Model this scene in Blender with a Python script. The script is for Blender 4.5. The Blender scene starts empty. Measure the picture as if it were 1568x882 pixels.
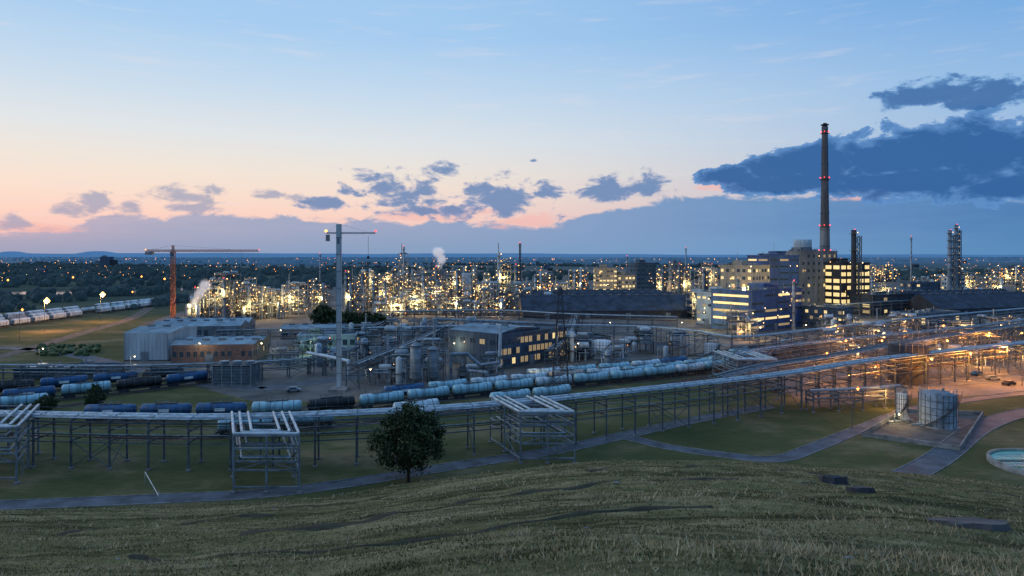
import bpy, math, random, bmesh
import numpy as np
from mathutils import Vector, Matrix
random.seed(7); np.random.seed(7)
R = random.Random(11)
sc = bpy.context.scene
H = 40.0      # eye height over the plant's ground level (m)
HF = 390.0

def G(px, py, z=0.0):
    """image pixel back-projected onto the level plane at height z -> site coordinates (m)"""
    Y = (H - z) * 1000.0 / (py - HF)
    return ((px - 784.0) * Y / 1000.0, Y)
def ZT(py, Y): return H - (py - HF) * Y / 1000.0
def lin(c):
    return tuple((x/255/12.92 if x/255 <= .04045 else ((x/255+.055)/1.055)**2.4) for x in c)

# ------------------------------------------------------------------ materials
MATS = {}
def mat(name, col, rough=.7, metal=0.0, var=.25, scale=.6, col2=None, emit=None, es=0, spec=.3, bump=0, streak=False):
    m = bpy.data.materials.new(name); m.use_nodes = True
    nt = m.node_tree; N = nt.nodes; L = nt.links
    b = N['Principled BSDF']
    b.inputs['Roughness'].default_value = rough
    b.inputs['Metallic'].default_value = metal
    b.inputs['Specular IOR Level'].default_value = spec
    tc = N.new('ShaderNodeTexCoord')
    mp = N.new('ShaderNodeMapping'); L.new(tc.outputs['Object'], mp.inputs['Vector'])
    if streak: mp.inputs['Scale'].default_value = (1, 1, .15)
    n = N.new('ShaderNodeTexNoise'); n.inputs['Scale'].default_value = scale; n.inputs['Detail'].default_value = 4
    n.inputs['Roughness'].default_value = .65
    L.new(mp.outputs['Vector'], n.inputs['Vector'])
    r = N.new('ShaderNodeValToRGB')
    c2 = col2 or tuple(max(0, x*(1-var*1.6)) for x in col)
    c1 = tuple(min(1, x*(1+var*.6)) for x in col)
    r.color_ramp.elements[0].position = .32; r.color_ramp.elements[0].color = (*c2, 1)
    r.color_ramp.elements[1].position = .66; r.color_ramp.elements[1].color = (*c1, 1)
    L.new(n.outputs['Fac'], r.inputs['Fac']); L.new(r.outputs['Color'], b.inputs['Base Color'])
    if bump:
        bp = N.new('ShaderNodeBump'); bp.inputs['Strength'].default_value = bump
        L.new(n.outputs['Fac'], bp.inputs['Height']); L.new(bp.outputs['Normal'], b.inputs['Normal'])
    if emit:
        b.inputs['Emission Color'].default_value = (*emit, 1)
        b.inputs['Emission Strength'].default_value = es
        try: m.cycles.emission_sampling = 'NONE'
        except Exception: pass
    MATS[name] = m
    return m

mat('steel', (.09,.12,.15), .55, .2, .35, .8)
mat('steel_dark', (.035,.045,.06), .6, .2, .4, .8)
mat('steel_light', (.30,.34,.37), .5, .2, .3, .8)
mat('steel_lit', (.30,.29,.26), .6, .1, .35, .4)  # paler steel for lamp-lit units, their glow helped by the colour
mat('galv', (.18,.235,.285), .5, .3, .35, .5)
mat('pipe_silver', (.28,.37,.44), .42, .5, .4, .9)
mat('pipe_white', (.40,.49,.55), .45, .1, .3, .6)
mat('pipe_grey', (.13,.16,.19), .5, .2, .3, .6)
mat('pipe_rust', (.14,.09,.07), .7, .2, .4, .8)
mat('grating', (.06,.07,.08), .8, .1, .3, 1.5)
mat('concrete', (.20,.215,.22), .85, 0, .35, .5, bump=.1)
mat('concrete_dark', (.08,.085,.09), .9, 0, .35, .3)
mat('asphalt', (.070,.088,.115), .75, 0, .35, .25)
mat('yard', (.11,.11,.112), .9, 0, .5, .05, col2=(.035,.04,.038))
mat('gravel', (.12,.10,.085), .95, 0, .45, .4)
mat('wall_white', (.34,.42,.47), .7, 0, .2, .3, streak=True)
mat('wall_grey', (.14,.17,.20), .8, 0, .3, .25, streak=True)
mat('wall_dark', (.03,.038,.052), .8, 0, .35, .25, streak=True)
mat('chimney_concrete', (.075,.085,.105), .85, 0, .35, .25, streak=True)
mat('wall_blue', (.025,.075,.22), .6, 0, .3, .3, streak=True)
mat('wall_cream', (.30,.28,.23), .8, 0, .25, .3, streak=True)
mat('wall_bluegrey', (.05,.09,.14), .7, 0, .3, .3, streak=True)
mat('brick', (.17,.115,.10), .9, 0, .25, .8)
mat('roof_dark', (.03,.052,.085), .8, 0, .35, .2)
mat('roof_light', (.20,.30,.37), .6, .1, .3, .2)
mat('white', (.55,.62,.66), .5, 0, .2, .5, streak=True)
mat('glass', (.03,.055,.085), .12, 0, .3, .3, spec=.9)
mat('crane_orange', (.30,.10,.05), .6, 0, .3, .5)
mat('tank_cyan', (.24,.44,.52), .4, .1, .3, .7, streak=True)
mat('tank_white', (.42,.54,.60), .4, .1, .35, .7, streak=True)
mat('tank_blue', (.016,.08,.19), .4, .1, .3, .7, streak=True)
mat('tank_black', (.022,.026,.032), .5, .1, .4, .7)
mat('tank_tan', (.30,.27,.25), .5, .1, .35, .7, streak=True)
mat('rail', (.20,.19,.19), .35, .7, .2, .5)
mat('sleeper', (.10,.09,.08), .9, 0, .3, .5)
mat('bark', (.05,.04,.03), .95, 0, .4, 3)
mat('leaf_dark', (.018,.038,.015), .7, 0, .3, 1.2)
mat('leaf_mid', (.045,.078,.026), .7, 0, .3, 1.2)
mat('grass_green', (.145,.14,.055), .85, 0, .4, .3)
mat('grass_straw', (.40,.33,.20), .9, 0, .3, .3)
mat('grass_dark', (.065,.068,.03), .9, 0, .4, .3)
mat('grass_track_shade', (.022,.027,.016), .95, 0, .4, 1.5)  # worn track and terrace-edge shade, painted as one dark colour
mat('far_foliage_haze', (.022,.042,.042), .95, 0, .5, .02, col2=(.010,.022,.024), emit=(.010,.026,.045), es=.5)  # faint blue emission paints aerial haze over the woods
mat('farther_foliage_haze', (.04,.09,.14), 1, 0, .3, .003, col2=(.025,.065,.10), emit=(.03,.08,.16), es=.7)  # haze painted in: bluer base colour and stronger blue emission
mat('hills_haze', (.08,.18,.30), 1, 0, .15, .001, col2=(.06,.14,.24), emit=(.06,.155,.31), es=.8)  # distance haze put into the blue colour and emission
mat('water', (.05,.09,.12), .12, 0, .2, .05, spec=.9)
mat('water_green', (.02,.22,.18), .15, 0, .2, .1, spec=.6)
mat('paint', (.6,.6,.58), .6, 0, .2, 1)
mat('lamp_warm', (.8,.6,.3), .5, emit=(1,.52,.13), es=4.8)
mat('lamp_white', (.8,.8,.8), .5, emit=(1,.72,.34), es=5)
mat('lamp_orange', (.8,.3,.1), .5, emit=(1,.34,.05), es=5)
mat('lamp_red', (.8,.1,.1), .5, emit=(1,.04,.03), es=4)
mat('win_lit', (.5,.4,.2), .4, emit=(1,.74,.32), es=.95)
mat('win_dim', (.3,.25,.15), .4, emit=(1,.68,.32), es=.28)

# ------------------------------------------------------------------ mesh builder
class MB:
    def __init__(s): s.v=[]; s.f=[]; s.m=[]; s.s=[]; s.names=[]
    def mi(s, m):
        if m not in s.names: s.names.append(m)
        return s.names.index(m)
    def add(s, vs, fs, m, sm=False):
        o=len(s.v); s.v.extend(vs); k=s.mi(m)
        for i,f in enumerate(fs):
            s.f.append(tuple(j+o for j in f)); s.m.append(k); s.s.append(sm)
    def box(s,x0,y0,z0,x1,y1,z1,m):
        v=[(x0,y0,z0),(x1,y0,z0),(x1,y1,z0),(x0,y1,z0),(x0,y0,z1),(x1,y0,z1),(x1,y1,z1),(x0,y1,z1)]
        s.add(v,[(0,3,2,1),(4,5,6,7),(0,1,5,4),(1,2,6,5),(2,3,7,6),(3,0,4,7)],m)
    def frame(s,a,b):
        a=Vector(a); b=Vector(b); d=b-a
        if d.length<1e-6: d=Vector((0,0,1e-3))
        d.normalize(); up=Vector((0,0,1)) if abs(d.z)<.95 else Vector((0,1,0))
        u=d.cross(up).normalized(); w=u.cross(d)
        return a,b,u,w
    def beam(s,a,b,w,m,h=None):
        h=h or w
        a,b,u,q=s.frame(a,b); vs=[]
        for p in (a,b):
            for sx,sy in((-1,-1),(1,-1),(1,1),(-1,1)): vs.append(tuple(p+u*(sx*w/2)+q*(sy*h/2)))
        s.add(vs,[(3,2,1,0),(4,5,6,7),(0,1,5,4),(1,2,6,5),(2,3,7,6),(3,0,4,7)],m)
    def cyl(s,a,b,r,m,r2=None,n=10,cap=True):
        r2=r if r2 is None else r2
        a,b,u,q=s.frame(a,b); vs=[]
        for p,rr in((a,r),(b,r2)):
            for i in range(n):
                t=2*math.pi*i/n; vs.append(tuple(p+u*(rr*math.cos(t))+q*(rr*math.sin(t))))
        s.add(vs,[(i,(i+1)%n,n+(i+1)%n,n+i) for i in range(n)],m,True)
        if cap:
            s.add(vs[:n],[tuple(range(n-1,-1,-1))],m); s.add(vs[n:],[tuple(range(n))],m)
    def lathe(s,c,prof,m,n=16,axis='z'):
        vs=[]
        for (r,h) in prof:
            for i in range(n):
                t=2*math.pi*i/n; x,y=r*math.cos(t),r*math.sin(t)
                vs.append((c[0]+x,c[1]+y,c[2]+h) if axis=='z' else (c[0]+h,c[1]+x,c[2]+y))
        fs=[]
        for k in range(len(prof)-1):
            for i in range(n): fs.append((k*n+i,k*n+(i+1)%n,(k+1)*n+(i+1)%n,(k+1)*n+i))
        s.add(vs,fs,m,True)
    def bulb(s,c,r,m):
        x,y,z=c
        v=[(x+r,y,z),(x-r,y,z),(x,y+r,z),(x,y-r,z),(x,y,z+r),(x,y,z-r)]
        s.add(v,[(0,2,4),(2,1,4),(1,3,4),(3,0,4),(2,0,5),(1,2,5),(3,1,5),(0,3,5)],m)
    def truss(s,a,b,w,m,seg=None,t=.12):
        a,b,u,q=s.frame(a,b); Ln=(b-a).length; seg=seg or max(1,int(Ln/(w*1.1)))
        C=[(-1,-1),(1,-1),(1,1),(-1,1)]
        P=lambda k,i: a+(b-a)*(k/seg)+u*(C[i][0]*w/2)+q*(C[i][1]*w/2)
        for i in range(4): s.beam(P(0,i),P(seg,i),t*1.3,m)
        for k in range(seg):
            for i in range(4):
                j=(i+1)%4
                s.beam(P(k,i),P(k+1,j),t*.8,m) if k%2 else s.beam(P(k,j),P(k+1,i),t*.8,m)
                s.beam(P(k,i),P(k,j),t*.8,m)
    def obj(s,name,loc=(0,0,0),rot=0,mesh_only=False):
        me=bpy.data.meshes.new(name); me.from_pydata(s.v,[],s.f)
        for n in s.names: me.materials.append(MATS[n])
        me.polygons.foreach_set('material_index',s.m); me.polygons.foreach_set('use_smooth',s.s); me.update()
        if mesh_only: return me
        o=bpy.data.objects.new(name,me); sc.collection.objects.link(o)
        o.location=loc; o.rotation_euler=(0,0,rot); return o

def link(name,me,loc,rot=0):
    o=bpy.data.objects.new(name,me); sc.collection.objects.link(o); o.location=loc; o.rotation_euler=(0,0,rot); return o
NL=[0]
def plight(x,y,z,P,col=(1,.68,.3),r=.4,parent=None):
    l=bpy.data.lights.new('lamp_glow','POINT'); l.energy=P; l.color=col; l.shadow_soft_size=r
    o=bpy.data.objects.new('lamp_glow',l); sc.collection.objects.link(o); o.location=(x,y,z); NL[0]+=1; return o

# ------------------------------------------------------------------ terrain
FP=[(-700,800),(0,781),(300,772),(500,760),(700,729),(850,711),(950,704),(1100,704),(1200,710),(1400,725),(1568,742),(2200,790)]
FB=np.array([(p[0]-784)/1000 for p in FP]); FY=np.array([40000/(p[1]-390) for p in FP])
ZTOP=35.6
def hz(X,Y):
    X=np.asarray(X,float); Y=np.asarray(Y,float)
    b=X/np.maximum(Y,18); Yf=np.interp(b,FB,FY)
    t=np.clip(Y/Yf,0,1)
    z=ZTOP*(1-t)
    fade=np.clip((1-t)*5,0,1)*np.clip((Y-5)/15,0,1)
    und=(.30*np.sin((Y+.10*X)*.30+1.2+.8*np.sin(X*.05))+.17*np.sin((Y-.25*X)*.7+.9*np.sin(X*.11))+.12*np.sin(X*.21+Y*.1)
         +.05*np.sin(X*1.3+Y*1.1)+.05*np.sin(X*.9-Y*2.1)+.35*np.sin(X*.06+1))
    cross=t+.12*np.sin(b*2.2+.3)
    und=und-.45*np.exp(-((cross-.55)/.02)**2)-.35*np.exp(-((cross-.8)/.015)**2)
    return z+und*fade
def hill_at(px,py):
    b=(px-784)/1000; s=(py-HF)/1000
    Y=8.0
    while Y<140:
        if H-s*Y<=float(hz(b*Y,Y)): break
        Y+=.1
    return b*Y,Y,float(hz(b*Y,Y))

u=np.linspace(-math.asinh(14000/30),math.asinh(14000/30),621); xs=30*np.sinh(u)
ys=np.concatenate([np.arange(-80,10,5.),np.arange(10,136,.6),136*np.power(12000/136,np.linspace(.01,1,80))])
XX,YY=np.meshgrid(xs,ys); ZZ=hz(XX,YY)
nv=XX.size; co=np.stack([XX.ravel(),YY.ravel(),ZZ.ravel()],1)
nx=len(xs); ny=len(ys)
idx=np.arange(nv).reshape(ny,nx)
q=np.stack([idx[:-1,:-1],idx[:-1,1:],idx[1:,1:],idx[1:,:-1]],-1).reshape(-1,4)
def npmesh(name,co,faces,mats,mi=None,smooth=False):
    me=bpy.data.meshes.new(name); k=faces.shape[1]
    me.vertices.add(len(co)); me.vertices.foreach_set('co',co.astype(np.float32).ravel())
    me.loops.add(faces.size); me.loops.foreach_set('vertex_index',faces.astype(np.int32).ravel())
    me.polygons.add(len(faces)); me.polygons.foreach_set('loop_start',np.arange(0,faces.size,k,dtype=np.int32))
    try: me.polygons.foreach_set('loop_total',np.full(len(faces),k,dtype=np.int32))
    except Exception: pass
    for m in mats: me.materials.append(MATS[m])
    if mi is not None: me.polygons.foreach_set('material_index',mi.astype(np.int32))
    me.polygons.foreach_set('use_smooth',np.full(len(faces),smooth))
    me.update(calc_edges=True); me.validate()
    o=bpy.data.objects.new(name,me); sc.collection.objects.link(o); return o

gm=bpy.data.materials.new('ground'); gm.use_nodes=True; MATS['ground']=gm
nt=gm.node_tree; N=nt.nodes; L=nt.links; bs=N['Principled BSDF']; bs.inputs['Roughness'].default_value=.95; bs.inputs['Specular IOR Level'].default_value=.1
tc=N.new('ShaderNodeTexCoord')
def noise(nt,vec,scale,detail=6,sx=1,sy=1,rough=.6,loc=0,rot=0):
    mp=nt.nodes.new('ShaderNodeMapping'); mp.inputs['Scale'].default_value=(sx,sy,1); mp.inputs['Location'].default_value=(loc,loc*.7,0); mp.inputs['Rotation'].default_value=(0,0,rot)
    nt.links.new(vec,mp.inputs['Vector'])
    n=nt.nodes.new('ShaderNodeTexNoise'); n.inputs['Scale'].default_value=scale; n.inputs['Detail'].default_value=detail; n.inputs['Roughness'].default_value=rough
    nt.links.new(mp.outputs['Vector'],n.inputs['Vector']); return n.outputs['Fac']
def ramp(nt,fac,stops):
    r=nt.nodes.new('ShaderNodeValToRGB'); e=r.color_ramp.elements
    while len(e)<len(stops): e.new(.5)
    for i,(p,c) in enumerate(stops):
        e[i].position=p; e[i].color=(*c,1) if len(c)==3 else c
    nt.links.new(fac,r.inputs['Fac']); return r.outputs['Color']
def mixc(nt,f,a,b):
    m=nt.nodes.new('ShaderNodeMix'); m.data_type='RGBA'
    for s,v in((0,f),(6,a),(7,b)):
        if hasattr(v,'links'): nt.links.new(v,m.inputs[s])
        else: m.inputs[s].default_value=v if s==0 else (*v,1)
    return m.outputs[2]
def mulc(nt,a,b):
    m=nt.nodes.new('ShaderNodeMix'); m.data_type='RGBA'; m.blend_type='MULTIPLY'; m.inputs[0].default_value=1
    nt.links.new(a,m.inputs[6]); nt.links.new(b,m.inputs[7]); return m.outputs[2]
def maprange(nt,v,a,b,c=0,d=1,smooth=True):
    m=nt.nodes.new('ShaderNodeMapRange'); m.interpolation_type='SMOOTHSTEP' if smooth else 'LINEAR'
    nt.links.new(v,m.inputs[0])
    for i,x in enumerate((a,b,c,d)): m.inputs[i+1].default_value=x
    return m.outputs[0]
V=tc.outputs['Object']
n1=noise(nt,V,.06,6,.35,1.3); n2=noise(nt,V,1.1,7,.35,1.2,.75); n3=noise(nt,V,.3,4,.10,1.8,loc=30,rot=.10); n4=noise(nt,V,.34,3,.06,2.6,loc=11,rot=-.14)
g1=ramp(nt,n1,[(.35,(.075,.078,.03)),(.5,(.15,.138,.06)),(.64,(.29,.24,.14))])
g2=ramp(nt,n2,[(.3,(.035,.038,.016)),(.48,(.13,.125,.055)),(.68,(.36,.30,.18))])
hill=mixc(nt,.5,g1,g2)
hill=mulc(nt,hill,ramp(nt,n3,[(.38,(.34,.37,.34)),(.46,(.85,.86,.84)),(.6,(1.0,1.0,1.0))]))
hill=mulc(nt,hill,ramp(nt,n4,[(.40,(.62,.66,.62)),(.5,(1.0,1.0,1.0))]))
sp=N.new('ShaderNodeSeparateXYZ'); L.new(V,sp.inputs[0])
lawn=ramp(nt,noise(nt,V,.05,7,.6,1,.7,9),[(.3,(.036,.055,.022)),(.5,(.076,.088,.038)),(.66,(.19,.155,.095))])
lawn=mulc(nt,lawn,ramp(nt,n2,[(.3,(.65,.68,.65)),(.6,(1,1,1))]))
zf=maprange(nt,sp.outputs['Z'],.3,2.0)
near=mixc(nt,zf,lawn,hill)
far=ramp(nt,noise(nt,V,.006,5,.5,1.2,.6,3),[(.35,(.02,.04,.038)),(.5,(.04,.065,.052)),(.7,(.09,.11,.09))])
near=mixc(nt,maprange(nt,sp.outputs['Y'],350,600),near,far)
far_haze=ramp(nt,noise(nt,V,.002,5,.3,1.2,.6,3),[(.35,(.035,.08,.13)),(.7,(.06,.12,.18))])  # bluish far ground, aerial haze painted into the base colour
near=mixc(nt,maprange(nt,sp.outputs['Y'],900,4500),near,far_haze)
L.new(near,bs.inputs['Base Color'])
bs.inputs['Emission Color'].default_value=(.035,.08,.16,1); L.new(maprange(nt,sp.outputs['Y'],700,6000,0,.7),bs.inputs['Emission Strength'])  # emission grows with distance to imitate haze over the ground
try: gm.cycles.emission_sampling='NONE'
except Exception: pass
bp=N.new('ShaderNodeBump'); bp.inputs['Strength'].default_value=.8; bp.inputs['Distance'].default_value=.35; L.new(n2,bp.inputs['Height']); L.new(bp.outputs[0],bs.inputs['Normal'])
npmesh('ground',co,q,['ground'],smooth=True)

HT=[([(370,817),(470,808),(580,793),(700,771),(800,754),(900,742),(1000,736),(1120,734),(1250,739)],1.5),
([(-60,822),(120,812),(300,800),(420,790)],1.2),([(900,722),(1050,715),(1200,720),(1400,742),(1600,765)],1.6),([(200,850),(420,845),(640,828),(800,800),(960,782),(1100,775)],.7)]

# ------------------------------------------------------------------ ribbons
def smooth(pts,n=10):
    P=[Vector((*p,0)) if len(p)==2 else Vector(p) for p in pts]; out=[]
    for i in range(len(P)-1):
        p0=P[max(i-1,0)];p1=P[i];p2=P[i+1];p3=P[min(i+2,len(P)-1)]
        for k in range(n):
            t=k/n; out.append(.5*((2*p1)+(-p0+p2)*t+(2*p0-5*p1+4*p2-p3)*t*t+(-p0+3*p1-3*p2+p3)*t**3))
    out.append(P[-1]); return out
def resample(P,step):
    out=[P[0].copy()]; acc=0
    for i in range(len(P)-1):
        a,b=P[i],P[i+1]; l=(b-a).length; 
        if l<1e-9: continue
        pos=step-acc
        while pos<=l: out.append(a+(b-a)*(pos/l)); pos+=step
        acc=(acc+l)%step
    return out
def side(P,i):
    a=P[max(i-1,0)]; b=P[min(i+1,len(P)-1)]; d=(b-a).normalized(); return Vector((-d.y,d.x,0))
def ribbon(mb,P,o0,o1,z,m):
    vs=[];fs=[]
    for i,p in enumerate(P):
        s=side(P,i)
        vs+= [tuple(p+s*o0+Vector((0,0,z))),tuple(p+s*o1+Vector((0,0,z)))]
    for i in range(len(P)-1): fs.append((2*i,2*i+2,2*i+3,2*i+1))
    mb.add(vs,fs,m)
def curb(mb,P,o,z0,z1,w,m):
    for i in range(len(P)-1):
        a=P[i]+side(P,i)*o; b=P[i+1]+side(P,i+1)*o
        mb.beam((a.x,a.y,(z0+z1)/2),(b.x,b.y,(z0+z1)/2),w,m,z1-z0)
def road(name,pts,w,marks=False,z=.03,m='asphalt'):
    mb=MB(); P=smooth([G(*p) for p in pts],10)
    ribbon(mb,P,-w/2,w/2,z,m)
    curb(mb,P,-w/2-.08,0,.12,.16,'concrete'); curb(mb,P,w/2+.08,0,.12,.16,'concrete')
    if marks:
        Q=resample(P,1.5)
        for i in range(0,len(Q)-2,4): ribbon(mb,Q[i:i+3],-.07,.07,z+.006,'paint')
    mb.obj(name)
TRK=[]
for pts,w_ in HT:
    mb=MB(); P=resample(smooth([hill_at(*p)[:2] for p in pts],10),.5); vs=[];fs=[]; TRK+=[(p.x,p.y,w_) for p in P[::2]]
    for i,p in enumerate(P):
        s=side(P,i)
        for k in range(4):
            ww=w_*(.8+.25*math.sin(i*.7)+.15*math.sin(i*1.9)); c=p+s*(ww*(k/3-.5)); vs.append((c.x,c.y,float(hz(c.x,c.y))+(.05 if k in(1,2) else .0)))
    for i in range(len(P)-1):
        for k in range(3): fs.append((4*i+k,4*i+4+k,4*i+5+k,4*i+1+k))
    mb.add(vs,fs,'grass_track_shade',True); mb.obj('shaded_track')  # dark strip draws the terrace edge's shade along with the worn track

# grass tufts on the hill, one object
nb=210000
Yb=14+ (105)*np.random.rand(nb)**1.25; bb=np.random.uniform(-.95,.95,nb)
Yf=np.interp(bb,FB,FY); k=Yb<Yf*.995; Yb=Yb[k]; bb=bb[k]; Xb=bb*Yb
keep=np.ones(len(Xb),bool)
for (tx,ty,tw) in TRK: keep&=((Xb-tx)**2+(Yb-ty)**2)>(tw*.55)**2
Xb=Xb[keep];Yb=Yb[keep];bb=bb[keep]; nb=len(Yb)
patch=np.sin(Xb*.13+np.sin(Yb*.4))*np.sin(Yb*.33+Xb*.04)+.5*np.sin(Xb*.5+Yb*.9)
stripe=np.sin((Yb+.1*Xb)*1.1+np.sin(Xb*.07)*2)
edge_=((bb>.35)&(Yb<34))|((bb<-.45)&(Yb<30))
tall=(np.random.rand(nb)<.04)&(patch>.3) | (np.random.rand(nb)<.22)&edge_&(patch>-.1)
zb=hz(Xb,Yb)
hgt=(.04+.08*np.random.rand(nb)+.05*np.clip(patch,0,1))*np.where(tall,3.2,1)
wd=.014+.0009*Yb
an=np.random.rand(nb)*math.pi; lx=np.random.randn(nb)*.6*hgt; ly=np.random.randn(nb)*.6*hgt
A=np.stack([Xb-np.cos(an)*wd,Yb-np.sin(an)*wd*.5,zb-.03],1); B_=np.stack([Xb+np.cos(an)*wd,Yb+np.sin(an)*wd*.5,zb-.03],1)
C_=np.stack([Xb+lx,Yb+ly,zb+hgt],1)
cog=np.stack([A,B_,C_],1).reshape(-1,3); fg=np.arange(nb*3).reshape(-1,3)
rr=np.random.rand(nb)+.22*patch+.33*stripe
mi=np.where(tall|(rr>.62),1,np.where(rr<.15,2,0))
npmesh('grass',cog,fg,['grass_green','grass_straw','grass_dark'],mi)

road('service_road',[(-200,782),(0,774),(200,766),(400,756),(540,739),(700,713),(850,690),(950,668),(1080,640),(1180,622)],4.0)
road('footpath',[(955,668),(1020,684),(1110,697),(1190,703),(1250,684),(1320,656),(1420,622),(1600,598)],3.4,z=.036)
road('access_road',[(1390,728),(1440,700),(1500,655),(1568,632),(1680,615)],5,z=.042)
road('plant_road',[(1230,600),(1350,592),(1470,584),(1600,574),(1760,560)],9,True,z=.04)
road('plant_road',[(400,596),(520,580),(640,560),(900,540),(1100,520),(1260,495),(1500,455)],7,z=.05)
road('plant_road',[(-100,530),(60,536),(190,560),(300,585),(400,596)],6,z=.05)
road('shaded_track',[(-40,556),(60,530),(120,512),(200,488),(230,470)],6,z=.05,m='gravel')
mb=MB()
poly=[(190,560),(330,600),(400,618),(560,612),(700,596),(850,582),(1000,572),(1110,560),(1200,600),(1250,625),(1350,612),(1620,600),(1900,520),(2000,430),(1500,412),(620,413),(430,440),(300,470),(215,497)]
P=[G(*p) for p in poly]; mb.add([(x,y,.015) for x,y in P],[tuple(range(len(P)))],'yard'); mb.obj('plant_yard')

# ------------------------------------------------------------------ railways
def railway(name,pts,gauge=1.5):
    mb=MB(); P=smooth([G(*p) for p in pts],8)
    ribbon(mb,P,-1.7,1.7,.06,'gravel')
    for o in(-gauge/2,gauge/2): curb(mb,P,o,.1,.32,.14,'rail')
    Q=resample(P,1.4)
    for i in range(len(Q)):
        s=side(Q,i); a=Q[i]-s*1.25; b=Q[i]+s*1.25
        mb.beam((a.x,a.y,.12),(b.x,b.y,.12),.26,'sleeper',.1)
    mb.obj(name); return P
def tankwagon(m,white=False):
    mb=MB(); Lh=5.9; r=1.36; zc=2.65
    pr=[(.01,-Lh)]+[(r*math.sin(a),-Lh+.55*(1-math.cos(a))) for a in (.5,.9,1.25,1.57)]
    pr+=[(r,-2),(r,2)]+[(r*math.sin(a),Lh-.55*(1-math.cos(a))) for a in(1.57,1.25,.9,.5)]+[(.01,Lh)]
    mb.lathe((0,0,zc),pr,m,16,'x')
    for x in(-4,-1.4,1.4,4): mb.lathe((x,0,zc),[(r,-.07),(r+.03,-.07),(r+.03,.07),(r,.07)],'steel',16,'x')
    mb.beam((-6,-.9,1.15),(6,-.9,1.15),.2,'steel_dark',.35); mb.beam((-6,.9,1.15),(6,.9,1.15),.2,'steel_dark',.35)
    for x in(-6,6):
        mb.beam((x,-1.3,1.1),(x,1.3,1.1),.2,'steel_dark',.4)
        for y in(-.85,.85): mb.cyl((x,y,1.05),(x+math.copysign(.45,x),y,1.05),.09,'steel',n=6); mb.cyl((x+math.copysign(.45,x),y,1.05),(x+math.copysign(.5,x),y,1.05),.24,'steel',n=8)
    for x in(-4,4):
        mb.box(x-1.3,-1.05,.55,x+1.3,-.9,.85,'steel_dark'); mb.box(x-1.3,.9,.55,x+1.3,1.05,.85,'steel_dark')
        for dx in(-.9,.9):
            for y in(-.78,.78): mb.cyl((x+dx,y-.07,.76),(x+dx,y+.07,.76),.46,'steel_dark',n=12)
        for y in(-.8,.8): mb.box(x-.15,y-.1,1.2,x+.15,y+.1,1.7,'steel_dark')
    mb.cyl((0,0,zc+r-.1),(0,0,zc+r+.3),.32,'steel',n=10)
    mb.box(-2.6,-.4,zc+r+.08,-.4,.4,zc+r+.12,'grating'); mb.box(.4,-.4,zc+r+.08,2.6,.4,zc+r+.12,'grating')
    for x in(-2.6,-1.3,1.3,2.6):
        for y in(-.45,.45): mb.beam((x,y,zc+r-.2),(x,y,zc+r+.75),.05,'steel')
    for y in(-.45,.45): mb.beam((-2.6,y,zc+r+.75),(2.6,y,zc+r+.75),.05,'steel')
    for y in(-1.45,1.45):
        for x in(-.25,.25): mb.beam((x,y,1.1),(x,y*.5,zc+r+.2),.05,'steel')
    mb.box(-1.2,-1.42,2.2,1.2,-1.36,2.9,'white' if m=='tank_blue' else m)
    return mb.obj('tank_wagon_'+m,mesh_only=True)
WG={k:tankwagon(k) for k in('tank_cyan','tank_white','tank_blue','tank_black','tank_tan')}
def hopper():
    mb=MB(); v=[];n=9
    for x in(-6,6):
        for i in range(n):
            a=math.pi*i/(n-1); v.append((x,1.4*math.cos(a),3.2+.9*math.sin(a)))
        v+= [(x,-1.4,1.5),(x,-.8,1.0),(x,.8,1.0),(x,1.4,1.5)]
    k=n+4; mb.add(v,[tuple(range(k-1,-1,-1)),tuple(range(k,2*k))]+[(i,(i+1)%k,k+(i+1)%k,k+i) for i in range(k)],'white')
    for x in range(-6,7,2): mb.box(x-.06,-1.46,1.5,x+.06,1.46,3.3,'galv')
    for x in(-4,4):
        for dx in(-.9,.9):
            for y in(-.78,.78): mb.cyl((x+dx,y-.07,.76),(x+dx,y+.07,.76),.46,'steel_dark',n=12)
        mb.box(x-1.3,-1.05,.5,x+1.3,1.05,.95,'steel_dark')
    for x in(-6.3,6.3): mb.box(x-.25,-1.1,.9,x+.25,1.1,1.4,'steel_dark')
    return mb.obj('hopper_wagon',mesh_only=True)
HW=hopper()
def train(P,seq,start=0.0,step=13.1):
    Q=resample(P,.5); i=int(start/.5)
    for c in seq:
        if i+26>=len(Q): break
        if c!='.':
            a=Q[i];b=Q[min(i+24,len(Q)-1)]; mid=(a+b)/2
            me=HW if c=='h' else WG[{'c':'tank_cyan','w':'tank_white','b':'tank_blue','k':'tank_black','t':'tank_tan'}[c]]
            link('hopper_wagon' if c=='h' else 'tank_wagon',me,(mid.x,mid.y,.03),math.atan2(b.y-a.y,b.x-a.x))
        i+=int(step/.5)
P=railway('railway_track',[(150,670),(300,671),(480,657),(620,640),(760,624),(900,606),(1010,590),(1120,572),(1300,548)]); train(P,'..cc.w.cc.....')
P=railway('railway_track',[(130,645),(330,642),(465,637),(580,625),(720,609),(860,595),(1000,581),(1110,567),(1260,540)]); train(P,'bbbckccccwcccwc.bk')
P=railway('railway_track',[(420,628),(560,617),(700,602),(850,588),(1000,576),(1120,558),(1260,530)]); train(P,'..bcwwtwcccccwbktcc',2)
P=railway('railway_track',[(600,603),(720,592),(850,581),(1000,568),(1120,550),(1260,522)]); train(P,'...wccwb..cktw',4)
P=railway('railway_track',[(900,568),(1010,558),(1120,542),(1260,515)])
P=railway('railway_track',[(900,560),(1010,550),(1120,535),(1260,508)])
P=railway('railway_track',[(-120,632),(0,620),(100,611),(200,601),(290,590),(400,574)]); train(P,'cbckbbtc..',3)
P=railway('railway_track',[(-120,616),(0,606),(100,597),(200,588),(290,578)]); train(P,'bkbbkb.')
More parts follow.
